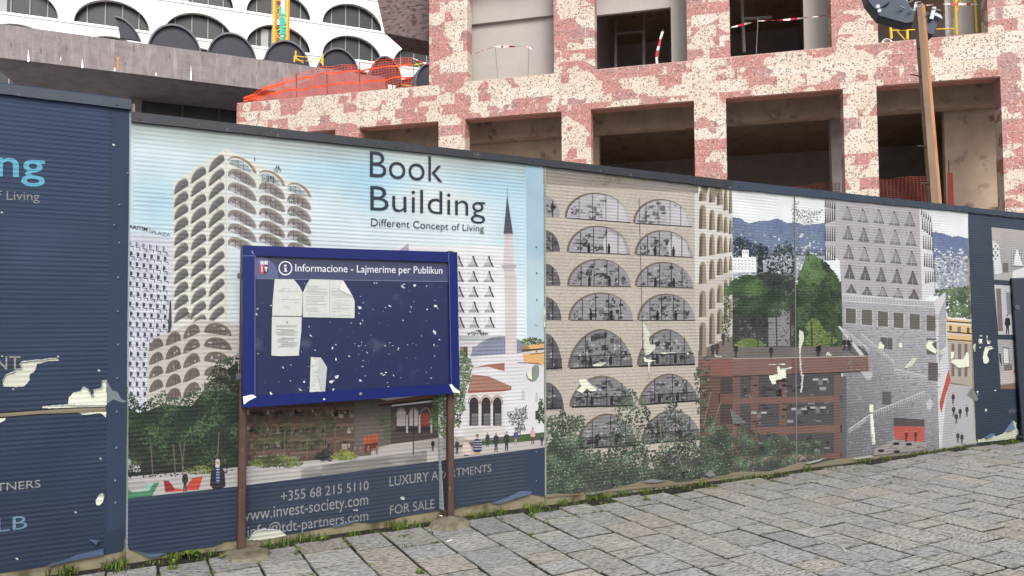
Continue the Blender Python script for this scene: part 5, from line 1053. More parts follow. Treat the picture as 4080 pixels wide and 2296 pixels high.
# posts and footings
for k, (p, w0) in enumerate(((pl, (940, 976)), (pr, (1786, 1815)))):
    u = (p - BF.o).dot(BF.x); pm = MB()
    top = bp(960, 990, .06)[2] if k == 0 else bp(1805, 1002, .06)[2]
    pm.box(u - .027, u + .027, .032, .086, -.05, top); pp = pm.build('post', RUST, board); bv = pp.modifiers.new('bevel', 'BEVEL'); bv.width = .012; bv.segments = 3
    br = MB()
    for z in (bp(1000, 1100, 0)[2], bp(1000, 1500, 0)[2]): br.box(u - .05, u + .05, .0302, .04, z - .02, z + .02)
    br.pieces('bracket', GREYM, board)
CONC = mat('footing_concrete', S(146, 138, 120, .55), .9, .25, 18, .5, dirt=(S(112, 102, 82, .55), 7, .5))
for k, pts in enumerate(([(870, 2195), (935, 2178), (1010, 2160), (1090, 2178), (1085, 2210), (1000, 2232), (905, 2235)], [(1695, 2075), (1740, 2052), (1800, 2040), (1862, 2050), (1880, 2070), (1868, 2085), (1780, 2102), (1715, 2092)])):
    zf_ = max(.02, (pl, pr)[k].z); q = [CAM + ray(x, y) * ((zf_ * .6 - CAM.z) / ray(x, y).z) for x, y in pts]; c = sum(q, Vector()) / len(q); c.z = 0; fm = MB()
    loc = lambda v, z: ((v - BF.o).dot(BF.x), (v - BF.o).dot(BF.y), z)
    ring = []; n = len(q)
    for i in range(n):
        for s in (0, .33, .66):
            v = q[i].lerp(q[(i + 1) % n], s); ring.append(v + Vector((rb.uniform(-.012, .012), rb.uniform(-.012, .012), 0)))
    for a in range(len(ring)):
        b = (a + 1) % len(ring); fm.quad(loc(ring[a], -.03), loc(ring[b], -.03), loc(ring[b].lerp(c, .2), zf_ * .45), loc(ring[a].lerp(c, .2), zf_ * .45)); fm.tri(loc(ring[a].lerp(c, .2), zf_ * .45), loc(ring[b].lerp(c, .2), zf_ * .45), loc(c, zf_))
    fm.build('concrete_footing', CONC, board)
# the paper notices
def notice(label, pts, lines, curl, cw=()):
    m = Art(BF, 0, D, .0004)
    cx = sum(p[0] for p in pts) / len(pts); cy = sum(p[1] for p in pts) / len(pts)
    u0, z0 = BF.at(cx, cy, D); o = BF.world(u0, D, z0)
    def NP(x, y, lay):
        u, z = BF.at(x, y, D); return (u - u0, -.004 - lay * .0006 - curl(x, y), z - z0)
    m.P = lambda x, y, lay=None: NP(x, y, 0 if lay is None else lay)
    # a fine sheet clipped to the outline so that it can curl
    xs = [p[0] for p in pts]; ys = [p[1] for p in pts]; ins = inpoly(pts); nx, ny = 14, 18
    m.pp(pts, (206, 212, 208), lay=0)
    root = thing('paper_notice', label, 'notice', o, BF.rot(), 'paper notices on the board')
    m.build('sheet', PAPER, root)
    t = Art(BF, 0, D); t.P = lambda x, y, lay=None: NP(x, y, 1)
    for x0, y0, x1, y1, w in lines: t.line(x0, y0, x1, y1, w * .85, (150, 155, 156))
    if lines: t.build('text_lines', PAPER, root)
    for q, c in cw:
        fm = MB(); fm.poly([NP(x, y, 6 + k) for k, (x, y) in enumerate(q)], ink(c)); fm.build('turned_corner', PAPER, root)
def rows(x0, x1, y0, y1, st, sl=.03, seed=1):
    r = random.Random(seed); L_ = []; y = y0
    while y < y1:
        a = x0 + r.choice((0, 0, 0, 8, 20)); b = x1 - r.choice((0, 0, 5, 15, 40)); L_.append((a, y, b, y + (b - a) * sl, r.choice((1.2, 1.6, 2.0)))); y += st * r.uniform(.8, 1.4)
        if r.random() < .15: y += st * 1.4
    return L_
notice('creased paper notice at the top left of the board, upper right corner torn', [(1094, 1113), (1170, 1114), (1191, 1139), (1205, 1166), (1203, 1250), (1200, 1260), (1084, 1258), (1086, 1200)], rows(1102, 1192, 1150, 1252, 6, .02, 1), lambda x, y: .004 * math.sin(x * .08) ** 2)
notice('paper notice with small crest below the creased one, left on the board', [(1083, 1262), (1202, 1263), (1200, 1322), (1190, 1417), (1120, 1419), (1081, 1417)], rows(1098, 1186, 1296, 1385, 5, .015, 2) + [(1140, 1283, 1146, 1283, 8)], lambda x, y: .005 * math.sin((x - 1080) * .03))
notice('middle paper notice at the top of the board with slanted upper left edge', [(1234, 1113), (1312, 1115), (1312, 1266), (1206, 1264), (1206, 1168), (1218, 1138)], rows(1216, 1306, 1140, 1258, 5.5, .02, 3), lambda x, y: .003)
notice('right paper notice of the three at the top, its upper corner folded over', [(1313, 1115), (1366, 1118), (1404, 1182), (1412, 1200), (1411, 1268), (1313, 1266)], rows(1320, 1398, 1150, 1262, 5.5, .02, 4), lambda x, y: .006 * max(0, (x - 1313) / 100), cw=[([(1366, 1118), (1350, 1155), (1404, 1182)], (222, 226, 220))])
notice('narrow crumpled paper notice at the bottom edge of the board', [(1238, 1423), (1277, 1425), (1302, 1463), (1293, 1562), (1262, 1560), (1233, 1563)], rows(1240, 1262, 1445, 1552, 5, .02, 5), lambda x, y: .012 * math.sin(max(0, x - 1236) * .045), cw=[([(1270, 1440), (1302, 1463), (1293, 1562), (1278, 1555), (1266, 1500)], (188, 196, 198))])
# ---------------------------------------------------------------- red terrazzo building
xd = -vp(-8900); FB = Frame((0, 20), xd)
def terrazzo(name, c1, c2, kk=1.0):
    m, t, b, N, L = nodes(name)
    tc = N('ShaderNodeTexCoord'); sp = N('ShaderNodeSeparateXYZ'); L(tc.outputs['Object'], sp.inputs[0])
    sm = N('ShaderNodeMath'); sm.operation = 'ADD'; L(sp.outputs[0], sm.inputs[0]); L(sp.outputs[1], sm.inputs[1])
    cb = N('ShaderNodeCombineXYZ'); L(sm.outputs[0], cb.inputs[0]); L(sp.outputs[2], cb.inputs[1])
    br = N('ShaderNodeTexBrick'); L(cb.outputs[0], br.inputs['Vector']); br.inputs['Scale'].default_value = 1; br.inputs['Color1'].default_value = (0, 0, 0, 1); br.inputs['Color2'].default_value = (1, 1, 1, 1); br.inputs['Mortar'].default_value = (.5, .5, .5, 1)
    br.inputs['Mortar Size'].default_value = .008; br.inputs['Brick Width'].default_value = .7; br.inputs['Row Height'].default_value = .3; br.offset = .37; br.squash = 1.4; br.squash_frequency = 3
    sc = N('ShaderNodeSeparateColor'); L(br.outputs['Color'], sc.inputs[0])
    wv = N('ShaderNodeMath'); wv.operation = 'MULTIPLY'; L(sc.outputs[0], wv.inputs[0]); wv.inputs[1].default_value = 1.3
    no = N('ShaderNodeTexNoise'); no.noise_dimensions = '4D'; no.inputs['Scale'].default_value = 1.05; no.inputs['Detail'].default_value = 2.5; no.inputs['Distortion'].default_value = .3; L(tc.outputs['Object'], no.inputs['Vector']); L(wv.outputs[0], no.inputs['W'])
    sf = N('ShaderNodeMapRange'); sf.inputs[1].default_value = .505; sf.inputs[2].default_value = .517
    wn = N('ShaderNodeTexWhiteNoise'); wn.noise_dimensions = '1D'; L(wv.outputs[0], wn.inputs['W']); bs = N('ShaderNodeMath'); bs.operation = 'MULTIPLY_ADD'; L(wn.outputs['Value'], bs.inputs[0]); bs.inputs[1].default_value = .12; bs.inputs[2].default_value = -.05; b2 = N('ShaderNodeMath'); L(bs.outputs[0], b2.inputs[0]); L(no.outputs[0], b2.inputs[1]); L(b2.outputs[0], sf.inputs[0])
    n2 = N('ShaderNodeTexNoise'); n2.noise_dimensions = '4D'; n2.inputs['Scale'].default_value = 1.1; L(tc.outputs['Object'], n2.inputs['Vector']); L(wv.outputs[0], n2.inputs['W'])
    ra = N('ShaderNodeMix'); ra.data_type = 'RGBA'; ra.inputs[6].default_value = S(206, 144, 138, .64 * kk); ra.inputs[7].default_value = S(190, 148, 148, .66 * kk); rr = N('ShaderNodeMapRange'); rr.inputs[1].default_value = .5; rr.inputs[2].default_value = .62; L(n2.outputs[0], rr.inputs[0]); L(rr.outputs[0], ra.inputs[0])
    ca = N('ShaderNodeMix'); ca.data_type = 'RGBA'; ca.inputs[6].default_value = S(233, 216, 200, .66 * kk); ca.inputs[7].default_value = S(238, 226, 214, .68 * kk); L(rr.outputs[0], ca.inputs[0])
    mx = N('ShaderNodeMix'); mx.data_type = 'RGBA'; L(sf.outputs[0], mx.inputs[0]); L(ra.outputs[2], mx.inputs[6]); L(ca.outputs[2], mx.inputs[7])
    # stone chips
    def chips(scale, thr, col, prev, seed):
        mp = N('ShaderNodeMapping'); mp.inputs['Location'].default_value = (seed, seed * 2, seed * 3); L(tc.outputs['Object'], mp.inputs[0])
        nz = N('ShaderNodeTexNoise'); nz.inputs['Scale'].default_value = scale * 1.6; L(mp.outputs[0], nz.inputs[0])
        va = N('ShaderNodeMix'); va.data_type = 'RGBA'; va.inputs[0].default_value = .08; L(mp.outputs[0], va.inputs[6]); L(nz.outputs['Color'], va.inputs[7])
        vo = N('ShaderNodeTexVoronoi'); vo.inputs['Scale'].default_value = scale; vo.inputs['Randomness'].default_value = 1; L(va.outputs[2], vo.inputs['Vector'])
        s2 = N('ShaderNodeSeparateColor'); L(vo.outputs['Color'], s2.inputs[0])
        th = N('ShaderNodeMath'); th.operation = 'MULTIPLY'; L(s2.outputs[0], th.inputs[0]); th.inputs[1].default_value = thr
        lt = N('ShaderNodeMath'); lt.operation = 'LESS_THAN'; L(vo.outputs['Distance'], lt.inputs[0]); L(th.outputs[0], lt.inputs[1])
        q = N('ShaderNodeMix'); q.data_type = 'RGBA'; L(lt.outputs[0], q.inputs[0]); L(prev, q.inputs[6]); q.inputs[7].default_value = col
        return q.outputs[2]
    o = chips(24, .5, S(112, 100, 90, .75), mx.outputs[2], 3.1); o = chips(20, .36, S(130, 104, 96, .75), o, 7.7); o = chips(24, .34, S(245, 230, 218, .7), o, 12.3)
    jm = N('ShaderNodeMix'); jm.data_type = 'RGBA'; jf = N('ShaderNodeMath'); jf.operation = 'MULTIPLY'; L(br.outputs['Fac'], jf.inputs[0]); jf.inputs[1].default_value = .5; L(jf.outputs[0], jm.inputs[0]); L(o, jm.inputs[6]); jm.inputs[7].default_value = S(222, 186, 170, .66)
    L(jm.outputs[2], b.inputs['Base Color']); b.inputs['Roughness'].default_value = .6; b.inputs['Specular IOR Level'].default_value = .25
    return m
TER = terrazzo('red_terrazzo', 0, 0)
RAWC = mat('raw_concrete', S(186, 166, 148, .82), .9, .2, 1.6, .2, dirt=(S(112, 98, 88), 3, .58))
PLAS = mat('grey_plaster', S(184, 177, 172, .8), .9, .06, 2, .03)
DARKC = mat('dark_interior', S(196, 190, 192, .8), .95, .2, 2)
rb_ = thing('terrazzo_building', 'unfinished building clad in pink and cream terrazzo stone with empty window openings', 'building', FB.o, FB.rot())
fx = lambda x, y, d=0.0: FB.at(x, y, d)
z1 = sum(fx(*p)[1] for p in ((2236, 448), (2764, 399), (3350, 352))) / 3      # lintel
z2 = sum(fx(*p)[1] for p in ((945, 409), (1707, 340), (2724, 245), (3600, 163))) / 4   # sill / terrace edge
print('terrazzo levels', z1, z2, [round(fx(*p)[1], 2) for p in ((945, 409), (1707, 340), (2724, 245), (3960, 130), (1856, 470), (2236, 448), (3983, 296))])
TH = .42; ZT = z2 + 4.2; zb = -.05
X = lambda px, y=300: fx(px, y)[0]
low = [(945, 1100), (1337, 1432), (1747, 1853), (2236, 2352), (2763, 2890), (3357, 3490), (3985, 4125), (4740, 4880)]
upp = [(1710, 1862), (2207, 2370), (2738, 2910), (3315, 3500), (3940, 4110), (4560, 4760)]
fc = MB()
fc.box(X(945), X(4880), 0, TH, z1, z2)
pr_ = MB()
for a, b in low: pr_.box(X(a), X(b), 0, TH, zb, z1)
for a, b in upp: pr_.box(X(a, 200), X(b, 200), 0, TH, z2, z2 + 3.1)
pr_.pieces('pier', TER, rb_)
fc.box(X(1710, 200), X(4760, 200), 0, TH, z2 + 3.1, ZT)
fc.pieces('facade_band', TER, rb_)
SILL = mat('sill_stone', S(224, 196, 180, .7), .7, .15, 12)
sb = MB()                                   # thin stone reveals lining the openings
for (a, b), (c, d) in zip(low[:-1], low[1:]): sb.box(X(b), X(c), .03, TH - .02, z1 - .022, z1 - .003)
sb.pieces('opening_lining', mat('lining_stone', S(190, 140, 128, .8), .8, .3, 14), rb_)
# floors, ceilings, far walls and inner walls
sl_ = MB(); xl, xr = X(945) + .05, X(4880) - .05
sl_.box(xl, xr, TH + .005, 9, z1 + .35, z2 - .12); sl_.box(xl, xr, TH + .005, 9, 4.0, 4.3); sl_.box(X(1710, 200) + .1, xr, TH + .005, 9, ZT - .3, ZT)
sl_.pieces('floor_slab', RAWC, rb_)
iw = MB(); iw.box(xl, xr, 8.6, 8.9, 4.2, z1 + .4); iw.box(X(1710, 200), xr, 8.6, 8.9, z2 - .2, ZT - .25); iw.box(xl - .05, xl + .2, TH + .01, 9, 0, z1 + .34); iw.box(X(1710, 200) + .02, X(1710, 200) + .25, TH + .02, 9, z2 - .1, ZT - .32); iw.box(xr - .2, xr, TH + .02, 9, 0, z1 + .34)
for px in (2295, 2830, 3420, 4050): iw.box(X(px) - .15, X(px) + .15, 3.2, 3.6, 4.3, z1 + .34)
for px in (2300, 3400): iw.box(X(px, 200) - .2, X(px, 200) + .1, .9, 8.9, z2 - .1, ZT - .31)
iw.pieces('inner_wall', DARKC, rb_)
bm_ = MB(); zl = lambda px, py, d: fx(px, py, d)[1]
bm_.box(X(2352) - .2, xr, 1.5, 1.9, zl(2500, 519, 1.5), z1 + .34)
bm_.box(X(945) + .2, X(2352) - .21, 1.5, 1.9, z1 - .25, z1 + .34)
bm_.pieces('ceiling_beam', RAWC, rb_)
rw = MB(); rw.box(X(1853) - .6, X(2236) + .75, 1.93, 2.1, 0, z1 + .34); rw.box(X(1337) - .6, X(1747) + .4, 2.3, 2.45, 0, z1 + .34); rw.box(fx(3765, 600, 1.95)[0], xr, 1.95, 2.15, 0, z1 + .34)
rw.pieces('block_wall', RAWC, rb_)
pw = MB(); Q = .75; PX = lambda px, py=200: fx(px, py, Q)[0]; PZ = lambda px, py: fx(px, py, Q)[1]
zc = ZT - .31; zf = z2 - .1
pw.box(PX(1870), PX(2215), Q, Q + .12, zf, zc)
pw.box(PX(1870), PX(2215), Q - .12, Q - .001, PZ(2050, 85), zc)
pw.box(PX(2675), PX(2760), Q, Q + .12, zf, zc); pw.box(PX(2280), PX(2674.5), Q, Q + .12, PZ(2500, 48), zc)
pw.box(PX(3205), PX(3345), Q, Q + .12, zf, zc); pw.box(PX(3770), PX(4000), Q, Q + .12, zf, zc)
pw.pieces('plaster_wall', PLAS, rb_)
pi = MB(); D2 = 2.2; pt = lambda x, y, d=D2: (fx(x, y, d)[0], d, fx(x, y, d)[1])
for x in (2453, 2565): pi.tube(pt(x, 272), pt(x, 20), .05, 8)
pi.tube(pt(2455, 133), pt(2563, 125), .045, 8); pi.tube(pt(2965, 210), pt(2955, 0), .05, 8); pi.tube(pt(2958, 76), pt(3075, 70), .05, 8); pi.tube(pt(3635, 170), pt(3635, 90), .06, 8)
pi.pieces('service_pipe', mat('dull_pipe', S(110, 104, 104), .7, .2, 10), rb_)
# upper stone wing seen behind the corner pier, its shade put into the colour
STONE = mat('shaded_rough_stone', S(140, 122, 122, .62), .9, .3, 5, .8, stretch=(1, 1, 2.4), dirt=(S(92, 78, 80, .6), 6, .5))
dw = MB(); DW = 1.2; q = lambda x, y: (fx(x, y, DW)[0], DW, fx(x, y, DW)[1])
front = [q(1478, -140), q(1503, 0), q(1532, 132), q(1712, 166), q(1712, -140)]
dw.hexa([(p[0], DW, p[2]) for p in front], [(p[0], DW + 1.6, p[2]) for p in front]); dw.build('stone_wing', STONE, rb_)
# terrace floor and low inner wall behind the netting
MAUV = mat('mauve_screed', S(160, 126, 128, .7), .85, .2, 8, .2)
tf = MB(); tf.box(X(945) + .1, X(1710, 200) - .02, TH + .01, 5.5, z2 - .1, z2 - .02); tf.build('terrace_floor', MAUV, rb_)
tw = MB(); W_ = 2.2; q = lambda x, y: (fx(x, y, W_)[0], W_, fx(x, y, W_)[1]); fr_ = [q(1010, 400), q(1115, 360), q(1330, 285), q(1530, 306), q(1540, 372)]
fr_ = [(p[0], W_, max(p[2], z2 - .02)) for p in fr_]; tw.hexa(fr_, [(p[0], W_ + .25, p[2]) for p in fr_]); tw.build('terrace_wall', MAUV, rb_)
# ---------------------------------------------------------------- orange safety net on the terrace
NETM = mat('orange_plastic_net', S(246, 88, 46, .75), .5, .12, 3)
nl = thing('safety_net', 'orange plastic safety net sagging along the terrace edge of the terrazzo building', 'safety net', FB.world(X(945), .3, z2), FB.rot())
def netting(root, base, top, botm, ny, gap, bands, seed):
    """woven strands: every strand a thin strip, the two tapes wider"""
    r = random.Random(seed); n = MB(); xs = []
    def lerp(pts, x):
        for (xa, ya), (xb, yb) in zip(pts[:-1], pts[1:]):
            if xa <= x <= xb: return ya + (yb - ya) * (x - xa) / (xb - xa)
        return pts[-1][1] if x > pts[-1][0] else pts[0][1]
    x0, x1 = top[0][0], top[-1][0]; nx = int((x1 - x0) / gap)
    def P(x, t):
        a, b = lerp(top, x), lerp(botm, x); z = b + (a - b) * t
        return Vector((x, .05 * math.sin(x * 3.1 + t * 2) + .03 * math.sin(x * 9 + t * 5), z + .012 * math.sin(x * 7 + t * 9)))
    for j in range(ny + 1):
        t = j / ny; w = .006
        for b in bands:
            if abs(t - b) < .5 / ny: w = .028
        for i in range(nx):
            a, b = P(x0 + i * gap, t), P(x0 + (i + 1) * gap, t); n.quad(a + Vector((0, 0, -w)), b + Vector((0, 0, -w)), b + Vector((0, 0, w)), a + Vector((0, 0, w)))
    for i in range(nx + 1):
        x = x0 + i * gap; st = 6
        for k in range(st):
            a, b = P(x, k / st), P(x, (k + 1) / st); v = Vector((.0065, -.002, 0)); n.quad(a - v, a + v, b + v, b - v)
    return n
lx = lambda px, py: (fx(px, py, .3)[0] - X(945), fx(px, py, .3)[1] - z2)
top = [lx(968, 388), lx(1178, 292), lx(1290, 268), lx(1385, 258), lx(1480, 244), lx(1643, 229)]; bo = [lx(968, 404), lx(1200, 388), lx(1400, 368), lx(1660, 345)]
n = netting(nl, None, top, bo, 12, .098, (.3, .72), 3); n.build('net_mesh', NETM, nl)
p_ = MB()
for px, a, b in ((1178, 290, 392), (1300, 262, 384), (1430, 250, 372), (1560, 236, 356), (1645, 225, 346)):
    p_.tube((lx(px, a)[0], .03, lx(px, a)[1]), (lx(px, b)[0] + .02, .03, -.02), .014, 6)
p_.pieces('net_stake', mat('rebar', S(96, 70, 60), .8, .3, 20), nl)
TAPEM = attr_mat('barrier_tape', .5, .05, 10)
def tape(name, label, pts3, wd, par=None, seg=.16):
    """twisted red and white barrier tape along a sagging path; pts3 in facade coordinates"""
    m = MB(); acc = 0.0; RD, WH = S(198, 40, 56), S(236, 232, 230)
    for a, b in zip(pts3[:-1], pts3[1:]):
        a, b = Vector(a), Vector(b); L_ = (b - a).length; n = max(1, int(L_ / (seg / 2)))
        for i in range(n):
            p, q = a.lerp(b, i / n), a.lerp(b, (i + 1) / n); s0, s1 = p.x + p.z, q.x + q.z
            u0, u1 = Vector((0, math.cos(s0 * 5), math.sin(s0 * 5) * .8 + .35)) * wd, Vector((0, math.cos(s1 * 5), math.sin(s1 * 5) * .8 + .35)) * wd
            if (b - a).normalized().z ** 2 > .5: u0, u1 = Vector((wd, 0, 0)), Vector((wd, 0, 0))
            m.quad(p - u0, q - u1, q + u1, p + u0, RD if int((acc + L_ * i / n) / seg) % 2 else WH)
        acc += L_
    if par: return m.build(name, TAPEM, par)
    o = m.build(name, TAPEM); o.location = FB.o; o.rotation_euler = (0, 0, FB.rot()); return tag(o, label, 'barrier tape', 'barrier tapes across the openings')
T3 = lambda x, y, d=.2: (fx(x, y, d)[0], d, fx(x, y, d)[1])
tape('barrier_tape', 'red and white tape strung across the plastered opening beside the corner pier', [T3(1880, 219), T3(1930, 200), T3(1973, 186), T3(2040, 186), T3(2108, 187), T3(2117, 198)], .022)
tape('barrier_tape', 'red and white tape hanging from a stake in the opening with dark pipes', [T3(2640, 126), T3(2628, 170), T3(2616, 215), T3(2618, 254)], .03)
tape('barrier_tape', 'red and white tape across the dark opening left of the floodlights', [T3(2912, 110), T3(3020, 84), T3(3135, 79), T3(3290, 63)], .022)
tape('barrier_tape', 'red and white tape behind the top of the rusty floodlight pole', [T3(3690, 21), T3(3770, 16), T3(3900, 18)], .022)
tape('barrier_tape', 'red and white tape tied from the orange net to the corner pier', [T3(1642, 231), T3(1675, 245), T3(1709, 258)], .022)
sk = MB()
for a, b, c, d in ((1973, 187, 1984, 318), (2108, 186, 2104, 306), (3020, 72, 3013, 216), (2641, 118, 2617, 256), (3778, 14, 3785, 120)): sk.tube(T3(a, b), T3(c, d), .009, 6)
for k in range(1): o = sk.pieces('tape_stake', mat('grey_stake', S(120, 116, 118), .7, .1, 10), rb_)
# nets inside the lower openings, a darker orange than the terrace net
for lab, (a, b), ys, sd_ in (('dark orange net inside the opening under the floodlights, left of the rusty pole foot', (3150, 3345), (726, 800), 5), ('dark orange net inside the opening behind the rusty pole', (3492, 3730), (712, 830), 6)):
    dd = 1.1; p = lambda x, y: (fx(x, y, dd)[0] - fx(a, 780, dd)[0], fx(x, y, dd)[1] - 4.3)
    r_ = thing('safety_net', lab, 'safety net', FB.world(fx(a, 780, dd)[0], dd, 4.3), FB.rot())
    tp = [p(a, 745 if a < 3300 else 718), p(b, 728 if a < 3300 else 700)]; m = netting(r_, None, tp, [(tp[0][0], 0), (tp[1][0], 0)], 18, .085, (), sd_); m.build('net_mesh', mat('dark_orange_net', S(150, 62, 46, .5), .6, .2, 3), r_)
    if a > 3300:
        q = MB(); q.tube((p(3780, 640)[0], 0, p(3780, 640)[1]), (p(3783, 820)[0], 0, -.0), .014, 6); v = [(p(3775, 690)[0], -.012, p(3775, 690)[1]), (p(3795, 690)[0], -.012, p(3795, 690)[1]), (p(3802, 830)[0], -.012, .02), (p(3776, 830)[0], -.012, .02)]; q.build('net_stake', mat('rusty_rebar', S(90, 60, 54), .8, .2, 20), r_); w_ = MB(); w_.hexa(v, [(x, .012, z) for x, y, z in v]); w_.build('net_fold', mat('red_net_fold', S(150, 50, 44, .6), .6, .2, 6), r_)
# ---------------------------------------------------------------- yellow scaffold frames
YEL = mat('yellow_scaffold', S(226, 190, 62, .9), .5, .15, 8, dirt=(S(150, 120, 70), 14, .66))
def scaffold(label, segs, fr, d):
    p0 = fr.at(*segs[0][0], d); o = thing('scaffold_frame', label, 'scaffold', fr.world(p0[0], d, p0[1]), fr.rot(), 'yellow scaffold frames')
    L3 = lambda p: (fr.at(*p, d)[0] - p0[0], 0, fr.at(*p, d)[1] - p0[1])
    for k, (a, b, r) in enumerate(segs):
        m = MB(); m.tube(L3(a), L3(b), r, 8); m.build('upright' if abs(a[0] - b[0]) < 18 and abs(a[1] - b[1]) > 30 else 'brace', YEL, o)
    return o
scaffold('yellow scaffold frame in the opening behind the rusty pole top, thick left posts', [((3551, 156), (3546, 84), .035), ((3616, 158), (3613, 106), .035), ((3552, 122), (3650, 119), .018), ((3575, 125), (3606, 160), .014)], FB, .62)
scaffold('tall yellow scaffold frame in the opening right of the rusty pole', [((3811, 140), (3805, -60), .03), ((3893, 131), (3882, -60), .032), ((3730, 117), (3814, 114), .018), ((3806, 64), (3834, -20), .014), ((3800, 14), (3830, -8), .02)], FB, .62)
# white roll on the sill
rl = MB(); c = fx(3537, 162, .2); 
for k in range(8):
    t, t2 = math.pi * k / 8, math.pi * (k + 1) / 8
    rl.hexa([(.11 * math.cos(t), 0, .11 * math.sin(t)), (.11 * math.cos(t2), 0, .11 * math.sin(t2)), (.1 * math.cos(t2), 0, .1 * math.sin(t2)), (.1 * math.cos(t), 0, .1 * math.sin(t))], [(.11 * math.cos(t) + .2, .3, .11 * math.sin(t)), (.11 * math.cos(t2) + .2, .3, .11 * math.sin(t2)), (.1 * math.cos(t2) + .2, .3, .1 * math.sin(t2)), (.1 * math.cos(t) + .2, .3, .1 * math.sin(t))])
o = rl.build('gutter_piece', mat('white_plastic', S(232, 232, 230), .5, .05, 5)); o.location = FB.world(fx(3530, 168, .1)[0], .06, z2 + .002); o.rotation_euler = (0, 0, FB.rot()); tag(o, 'white half round plastic gutter piece lying on the window sill', 'gutter piece')
# ---------------------------------------------------------------- concrete canopy
cg = ray(0, 230); pz = CAM + cg * (22 / cg.y)
FC = Frame((pz.x, pz.y), vp(8425))
zcb = pz.z; zct = FC.at(0, 95)[1]
print('canopy', zcb, zct, FC.at(945, 222 + 130)[1])
def board_concrete(name, col, streak):
    m, t, b, N, L = nodes(name)
    tc = N('ShaderNodeTexCoord')
    def noise(sc, det, st):
        mp = N('ShaderNodeMapping'); mp.inputs['Scale'].default_value = st; L(tc.outputs['Object'], mp.inputs[0]); n = N('ShaderNodeTexNoise'); n.inputs['Scale'].default_value = sc; n.inputs['Detail'].default_value = det; n.inputs['Roughness'].default_value = .65; L(mp.outputs[0], n.inputs[0]); return n.outputs[0]
    def mixr(prev, fac, lo, hi, c):
        r = N('ShaderNodeMapRange'); r.inputs[1].default_value = lo; r.inputs[2].default_value = hi; L(fac, r.inputs[0]); q = N('ShaderNodeMix'); q.data_type = 'RGBA'; L(r.outputs[0], q.inputs[0])
        if isinstance(prev, tuple): q.inputs[6].default_value = prev
        else: L(prev, q.inputs[6])
        q.inputs[7].default_value = c; return q.outputs[2]
    o = mixr(col, noise(2.2, 6, (1, 1, 1)), .42, .66, tuple(v * .72 for v in col[:3]) + (1,))
    o = mixr(o, noise(1.0, 5, (.5, .5, 7)), .56, .72, tuple(v * .68 for v in col[:3]) + (1,))
    if streak: o = mixr(o, noise(1.0, 4, (5, 5, .6)), .5, .8, S(190, 182, 186, .62)); o = mixr(o, noise(1.0, 4, (9, 9, .7)), .6, .78, S(200, 194, 200, .6)); o = mixr(o, noise(1.3, 5, (6, 6, 1.4)), .58, .66, S(118, 106, 110, .7)); o = mixr(o, noise(1.0, 5, (14, 14, .6)), .6, .68, S(98, 90, 96, .7))
    L(o, b.inputs['Base Color']); b.inputs['Roughness'].default_value = .9
    bu = N('ShaderNodeBump'); bu.inputs['Strength'].default_value = .5; bu.inputs['Distance'].default_value = .03; L(noise(2, 6, (.6, .6, 8)), bu.inputs['Height']); L(bu.outputs[0], b.inputs['Normal'])
    return m
CF = board_concrete('streaked_concrete', S(166, 155, 156, .6), True); CS = board_concrete('board_marked_concrete', S(158, 148, 152, .75), False)
cn = thing('concrete_canopy', 'long raw concrete balcony slab with rain streaks, above the left hoarding', 'canopy', FC.o, FC.rot())
xl_, xr_ = FC.at(-260, 200)[0], FC.at(1420, 260)[0]
e = MB(); e.box(xl_, xr_, 0, .25, zcb, zct); e.build('edge_beam', CF, cn)
DZ = FC.at(600, 410)[1]
def depth_at(px, py):
    d = ray(px, py); t = (zcb + .06 - CAM.z) / d.z; p = CAM + d * t - FC.o; return p.dot(FC.x), p.dot(FC.y)
xa, ya = depth_at(14, 341); xb, yb = depth_at(620, 405); print('soffit', xa, ya, xb, yb)
e = MB(); xs0 = depth_at(3, 318)[0]; e.hexa([(xs0, .251, zcb + .06), (xr_, .251, zcb + .06), (xr_, max(ya, yb) + .1, zcb + .06), (xs0 + .4, max(ya, yb) + .1, zcb + .06)], [(xs0, .251, zct - .3), (xr_, .251, zct - .3), (xr_, max(ya, yb) + .1, zct - .3), (xs0 + .4, max(ya, yb) + .1, zct - .3)]); e.build('soffit', CS, cn)
YB = max(ya, yb); wq = lambda x, y, d=YB: (FC.at(x, y, d)[0], FC.at(x, y, d)[1])
e = MB(); xw0 = wq(520, 420)[0]; xw1 = wq(566, 420)[0]; zwt = wq(568, 404)[1]
e.box(xw0, xw1, YB - .25, YB, 0, zcb + .055); e.box(xw1 + .001, xr_, YB - .15, YB, zwt, zcb + .055); e.pieces('back_wall', CS, cn)
e = MB(); e.box(xw1, xr_, YB - .1, YB + .1, 0, zwt - .001); e.build('window_band', mat('dark_glazing', S(58, 54, 58), .25, .2, 3, 0, 0, (1, 1, 1), .5), cn)
e = MB()
for px in (572, 727, 873, 1020): x = wq(px, 450)[0]; e.box(x - .04, x + .04, YB - .16, YB - .101, 0, zwt - .002)
e.pieces('window_mullion', mat('dark_frame', S(78, 72, 76), .6, .1, 5), cn)
